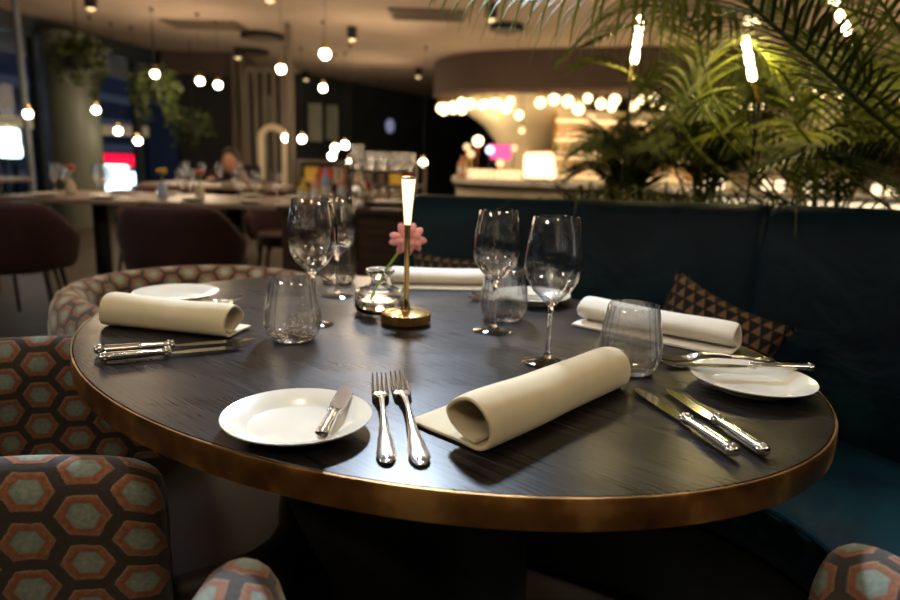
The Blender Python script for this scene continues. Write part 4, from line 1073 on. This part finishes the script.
# ------------------------------------------------------------------ planter, palms, stem lamps
plt = empty('planter_box', (0, 0, 0), 0, 'long dark planter behind the banquette holding the palms', 'planter')
o = [(.15, 2.62), (.75, 2.42), (1.15, 2.12), (1.62, 1.72), (2.3, 2.05), (1.9, 2.55), (1.2, 2.95), (.4, 3.1)]
MB().prism(o, 0, .80).build('box', M['ceramic_dark'], plt, smooth=False, bevel=.01)
ctr = (1.2, 2.4)
MB().prism([(ctr[0]+(x-ctr[0])*.96, ctr[1]+(y-ctr[1])*.94) for x, y in o], .80, .815).build('soil', pmat('potting_soil', (.03, .02, .012), .95, bump=.5), plt, smooth=False)
def frond(pts, leaf, name, parent, m, rnd, r0=.005, w=.0095, n=26, start=.25, droop=.35, org=Vector((0, 0, 0)), fan=.9, side=None):
    c = catmull(pts, 10); k = len(c); mb = MB()
    mb.tube([p-org for p in c], [r0*(1-.8*i/(k-1)) for i in range(k)], 6)
    for i in range(n):
        s = start+(1-start)*(i+.5)/n; f = s*(k-1); j = min(int(f), k-2); p = c[j].lerp(c[j+1], f-j); t_ = (c[j+1]-c[j]).normalized()
        up = Vector((0, 0, 1)); sd = t_.cross(up)
        if sd.length < .15: sd = t_.cross(Vector((0, 1, 0)))
        sd.normalize(); nu = sd.cross(t_).normalized()
        ll = leaf*(math.sin(PI*min(1, .18+.80*(s-start)/(1-start)))**.6)*rnd.uniform(.88, 1.08)
        for sg in ((-1, 1) if side is None else (side,)):
            ang = fan*(1.05-.35*s)+rnd.uniform(-.08, .08)
            d0 = (t_*math.cos(ang)+sd*sg*math.sin(ang)+nu*.25).normalized()
            wd = t_.cross(d0).cross(d0).normalized(); vs = []; q = Vector(p)-org; d_ = d0.copy()
            S = 6
            for a in range(S+1):
                g_ = a/S; ww = w*(.45+.55*math.sin(PI*min(.95, .15+g_*.8)))*(1-g_**3)+.0006
                fold = d_.cross(wd).normalized()*ww*.28
                vs += [q+wd*ww*.5+fold, q, q-wd*ww*.5+fold]
                d_ = (d_+Vector((0, 0, -droop/S*(1+g_)))).normalized(); q = q+d_*(ll/S)
            fs = []
            for a in range(S): fs += [(a*3, a*3+1, a*3+4, a*3+3), (a*3+1, a*3+2, a*3+5, a*3+4)]
            mb.add(vs, fs)
    return mb.build(name, m, parent, angle=60)
def palm(bx, by, label, nf, height, spread, seed, leaf=.26, m='leaf', z0=.815, extra=()):
    rnd = random.Random(seed); t = empty('areca_palm', (bx, by, z0), 0, label, 'palm', 'palms in the planter'); org = Vector((bx, by, z0))
    for i in range(nf):
        a = 2*PI*(i+rnd.random()*.7)/nf; sp = spread*rnd.uniform(.6, 1.1); h_ = height*rnd.uniform(.6, 1.1)
        b0_ = org+Vector((rnd.uniform(-.05, .05), rnd.uniform(-.05, .05), -.01)); dx = Vector((math.cos(a), math.sin(a), 0))
        pts = [b0_, b0_+dx*sp*.18+Vector((0, 0, h_*.55)), b0_+dx*sp*.55+Vector((0, 0, h_*.92)), b0_+dx*sp+Vector((0, 0, h_*.78))]
        frond(pts, leaf, 'frond', t, M[m] if rnd.random() < .7 else M['leaf_dark'], rnd, .005, .0095, 24, .22, rnd.uniform(.25, .8), org)
    for (pts, kw) in extra:
        frond([org+Vector((0, 0, -.01))]+pts if kw.pop('root', True) else pts, kw.pop('leaf', leaf), 'frond', t, M[kw.pop('m', m)], rnd, org=org, **kw)
    return t
A_ = at
palm(.72, 2.75, 'dark dense palm at the left end of the planter', 14, .40, .30, 11, .20, 'leaf_dark')
palm(.98, 2.62, 'dense palm below the left stem lamp', 17, .62, .36, 12, .24, 'leaf_dark',
     extra=[([A_(655, 120, 2.5), A_(640, 80, 2.45), A_(600, 62, 2.4), A_(575, 70, 2.4)], dict(leaf=.16, n=19, m='leaf')), ([A_(700, 100, 2.4), A_(690, 40, 2.3), A_(640, 25, 2.2), A_(590, 45, 2.1)], dict(leaf=.2, n=23, m='leaf'))])
palm(1.28, 2.35, 'tall palm in the middle of the planter with arching fronds', 14, .62, .48, 13, .26, 'leaf',
     extra=[([A_(690, 140, 2.2), A_(700, 75, 2.2), A_(745, 42, 2.2), A_(800, 95, 2.2)], dict(leaf=.26, n=27, m='leaf', droop=.5)),
            ([A_(700, 100, 2.2), A_(720, 20, 2.1), A_(640, -12, 1.9), A_(440, -14, 1.75)], dict(leaf=.30, n=28, m='leaf', droop=1.9, start=.5, w=.013)),
            ([A_(720, 110, 2.2), A_(690, 20, 2.1), A_(620, 10, 2.1), A_(560, 60, 2.1)], dict(leaf=.2, n=23, m='leaf', droop=.8, start=.4))])
palm(1.62, 2.15, 'bright palm at the right of the planter', 10, .58, .46, 14, .26, 'leaf',
     extra=[([A_(800, 130, 2.0), A_(820, 60, 1.95), A_(780, 10, 1.9), A_(700, 20, 1.85)], dict(leaf=.26, n=30, m='leaf', droop=.7)),
            ([A_(850, 120, 1.9), A_(870, 60, 1.9), A_(850, 10, 1.9), A_(790, -10, 1.9)], dict(leaf=.26, n=27, m='leaf', droop=.6)),
            ([A_(760, 190, 2.0), A_(790, 160, 1.9), A_(850, 165, 1.8), A_(900, 200, 1.7)], dict(leaf=.2, n=23, m='leaf_dark', droop=.3))])
palm(1.95, 2.2, 'palm at the right end of the planter, stems crossing the top right corner', 6, .7, .5, 15, .28, 'leaf',
     extra=[([A_(900, 136, 1.75), A_(830, 75, 1.65), A_(745, 0, 1.55), A_(690, -60, 1.5)], dict(leaf=.24, n=27, m='leaf_dark', droop=.5, start=.15, r0=.010)),
            ([A_(905, 122, 1.8), A_(850, 75, 1.75), A_(790, 20, 1.7), A_(740, -30, 1.65)], dict(leaf=.24, n=27, m='leaf', droop=.5, start=.15, r0=.008)),
            ([A_(930, 90, 1.8), A_(900, 30, 1.75), A_(860, -20, 1.7), A_(800, -60, 1.65)], dict(leaf=.26, n=27, m='leaf', droop=.6, start=.15, r0=.007)),
            ([A_(900, 190, 1.9), A_(860, 160, 1.85), A_(820, 150, 1.8), A_(760, 170, 1.75)], dict(leaf=.2, n=23, m='leaf_dark', droop=.4))])
# low grassy clump spilling over the banquette
def grass(bx, by, label, n, seed, z0=.815, ln=.5):
    rnd = random.Random(seed); t = empty('spider_plant', (bx, by, z0), 0, label, 'plant'); mb = MB()
    for i in range(n):
        a = rnd.uniform(0, 2*PI); d = Vector((math.cos(a)*.4, math.sin(a)*.4, 1)).normalized(); q = Vector((rnd.uniform(-.2, .2), rnd.uniform(-.06, .06), 0)); l = ln*rnd.uniform(.6, 1.2); vs = []
        sd = Vector((-math.sin(a), math.cos(a), 0)); S = 7
        for k in range(S+1):
            w = .009*(1-(k/S)**2)+.0006; vs += [q+sd*w*.5, q-sd*w*.5]; q = q+d*(l/S); d = (d+Vector((math.cos(a)*.2, math.sin(a)*.2, -.33))).normalized()
        mb.add(vs, [(k*2, k*2+1, k*2+3, k*2+2) for k in range(S)])
    mb.build('foliage', M['leaf_dark'], t)
grass(.62, 2.50, 'grassy plant spilling over the banquette top at its middle', 150, 5); grass(.95, 2.33, 'grassy plant in front of the dense palm', 150, 6); grass(1.22, 2.12, 'grassy plant behind the banquette seam', 60, 8)
# stem lamps
def stem_lamp(pa, pb, pc, Y, label, dz=.055):
    a, b, c = at(*pa, Y), at(*pb, Y), at(*pc, Y); d = (a-b); ln = d.length; d.normalize()
    t = empty('stem_lamp', (b.x, b.y, b.z), 0, label, 'lamp', 'glowing stem lamps among the palms')
    segs = max(3, int(ln/dz)); g_ = MB(); pts = []; rd = []
    for i in range(segs):
        for f, r in ((0, .007), (.15, .0125), (.5, .0135), (.85, .0125), (1, .007)):
            pts.append(d*(ln*(i+f)/segs+1e-4*f)); rd.append(r)
    g_.tube(pts, rd, 14); g_.build('glowing_tube', M['tube'], t)
    MB().tube([Vector((0, 0, 0)), c-b], [.011, .009], 12).build('holder', M['brass'], t)
    foot = Vector((c.x+(c.x-b.x)*.3, Y, .815)) - b
    MB().tube([c-b, (c-b)*.5+foot*.5, foot], .005, 8).build('stem', M['black'], t)
stem_lamp((641, 16), (634, 64), (631, 82), 2.55, 'glowing stem lamp leftmost of the three among the palms')
stem_lamp((745, 36), (753, 81), (758, 103), 2.3, 'glowing stem lamp with brass holder, middle of the three')
stem_lamp((831, -6), (848, 34), (856, 52), 2.3, 'glowing stem lamp rightmost at the top edge')
for p_, lb in (((752, 21), 'small double globe light above the middle stem lamp'), ((735, 118), 'cluster of small globes behind the palms, under the middle stem lamp')):
    q = at(*p_, 5.0); t = empty('cluster_light', q, 0, lb, 'light')
    offs = ((-.03, 0), (.03, 0)) if p_[1] < 50 else [(.05*math.cos(a*1.05), .06*math.sin(a*1.05)) for a in range(6)]+[(0, 0)]
    for x, z in offs: MB().sphere((x, 0, z), .026, 10, 8).build('bulb', M['bar_bulb'], t)
    MB().tube([(0, .02, 0), (0, .02, CH-q.z)], .006, 6).build('cord', M['black'], t)

# ------------------------------------------------------------------ light
def area(loc, size, power, c, target=None, name='lamp', sy=None):
    l = bpy.data.lights.new(name, 'AREA'); l.energy = power; l.color = c; l.size = size
    if sy: l.shape = 'RECTANGLE'; l.size_y = sy
    o = bpy.data.objects.new(name, l); col.objects.link(o); o.location = loc
    d = (Vector(target) if target else Vector((loc[0], loc[1], 0)))-Vector(loc); o.rotation_euler = d.to_track_quat('-Z', 'Y').to_euler(); return o
def point(loc, power, c, r=.1, name='glow'):
    l = bpy.data.lights.new(name, 'POINT'); l.energy = power; l.color = c; l.shadow_soft_size = r
    o = bpy.data.objects.new(name, l); col.objects.link(o); o.location = loc; return o
def spotl(loc, target, power, c, ang, r=.05, blend=.5, name='spot'):
    l = bpy.data.lights.new(name, 'SPOT'); l.energy = power; l.color = c; l.spot_size = math.radians(ang); l.spot_blend = blend; l.shadow_soft_size = r
    o = bpy.data.objects.new(name, l); col.objects.link(o); o.location = loc
    o.rotation_euler = (Vector(target)-Vector(loc)).to_track_quat('-Z', 'Y').to_euler(); return o
WARM = (1, .74, .48)
# ceiling spot over the far side of the table, cool white; warm ones to the right and behind
spotl((-.22, 3.1, 2.5), (-.1, 1.0, .75), 560, (.68, .82, 1), 34, .12, .8, 'ceiling_spot')
spotl((-.35, 1.2, 2.55), (-.05, 1.15, .75), 40, (1, .88, .72), 80, .10, .8, 'table_spot')
spotl((.1, -.9, 2.5), (0, .95, .75), 46, (1, .78, .5), 44, .25, .8, 'rear_spot')
spotl((1.3, 2.9, 2.45), (.35, .9, .75), 8, (1, .80, .5), 80, .15, .8, 'bar_side_spot')
spotl((1.15, .2, 2.5), (.98, .74, .43), 520, (.8, 1, .9), 32, .1, .8, 'banquette_fill')  # unseen lamp added to bring up the teal of the seat
spotl((-1.2, 1.4, 2.5), (-.85, 1.95, .6), 110, (1, .85, .65), 38, .1, .8, 'chair_fill')  # added lamp, narrowed to brighten the far tub chair
spotl((1.1, 1.3, 2.5), (1.6, 2.6, 1.4), 34, (1, .90, .58), 80, .1, .8, 'palm_fill')  # warm fill lamp added to brighten the palm leaves
area((-2.2, -.6, 2.5), .6, 16, (1, .85, .65), (0, 1, .8), 'glass_glint_fill', .15)  # unseen area lights added for bright reflections in the glassware
area((2.0, -.4, 2.5), .6, 16, (1, .85, .65), (0, 1, .8), 'glass_glint_fill', .15)
area((-2.6, 2.2, 2.5), .6, 14, (.85, .92, 1), (0, 1, .8), 'glass_glint_fill', .15)
spotl((-2.0, 3.0, 2.5), (-2.0, 3.6, .5), 22, (1, .8, .6), 110, .1, .8, 'dining_spot')
# warm wash thrown up on the ceiling by the pendants
for p_, e_ in (((-2.6, 5.2, 1.75), 34), ((-.6, 5.0, 1.8), 27), ((-3.2, 8.2, 1.7), 38), ((-1.0, 8.2, 1.8), 30), ((-1.4, 11.5, 1.8), 23), ((1.2, 6.4, 1.8), 20), ((4.5, 6.0, 1.8), 27)):
    point(p_, e_, WARM, .3, 'pendant_glow')
for p_ in ((.9, 9.6, 1.35), (2.3, 9.4, 1.5), (3.4, 9.2, 1.4), (.4, 10.4, 1.5)): point(p_, 10, (1, .78, .45), .15, 'bar_glow')
for p_ in ((5.2, 7.4, 1.6), (4.2, 6.6, 1.4)): point(p_, 16, (1, .82, .52), .2, 'buffet_glow')
b1_ = at(636, 45, 2.45); point(b1_, 3.4, (1, .76, .28), .03); b2_ = at(752, 62, 2.22); point(b2_, 4, (1, .76, .28), .03); b3_ = at(846, 20, 2.2); point(b3_, 3.4, (1, .76, .28), .03)
point((-9.5, 9.5, 1.6), 20, (.5, .7, 1), .3, 'street_glow')

w = bpy.data.worlds.new('World'); bpy.context.scene.world = w; w.use_nodes = True
w.node_tree.nodes['Background'].inputs[0].default_value = (.02, .028, .05, 1); w.node_tree.nodes['Background'].inputs[1].default_value = .25

# ------------------------------------------------------------------ camera
cam = bpy.data.cameras.new('camera'); co = bpy.data.objects.new('camera', cam); col.objects.link(co)
co.location = (0, 0, CZ)
co.rotation_euler = (Matrix.Rotation(PI/2-PITCH, 3, 'X')@Matrix.Rotation(ROLL, 3, 'Z')).to_euler()
cam.sensor_width = 36; cam.lens = FPX/900*36; cam.clip_start = .02
cam.dof.use_dof = True; cam.dof.focus_distance = .87; cam.dof.aperture_fstop = 3.2
sc_ = bpy.context.scene; sc_.camera = co
sc_.view_settings.view_transform = 'Standard'; sc_.view_settings.look = 'None'; sc_.view_settings.exposure = 0; sc_.view_settings.gamma = 1
sc_.cycles.max_bounces = 14; sc_.cycles.transmission_bounces = 14; sc_.cycles.diffuse_bounces = 3; sc_.cycles.sample_clamp_indirect = 6
for o in (wg, tb, gw, bc, tc_): pass
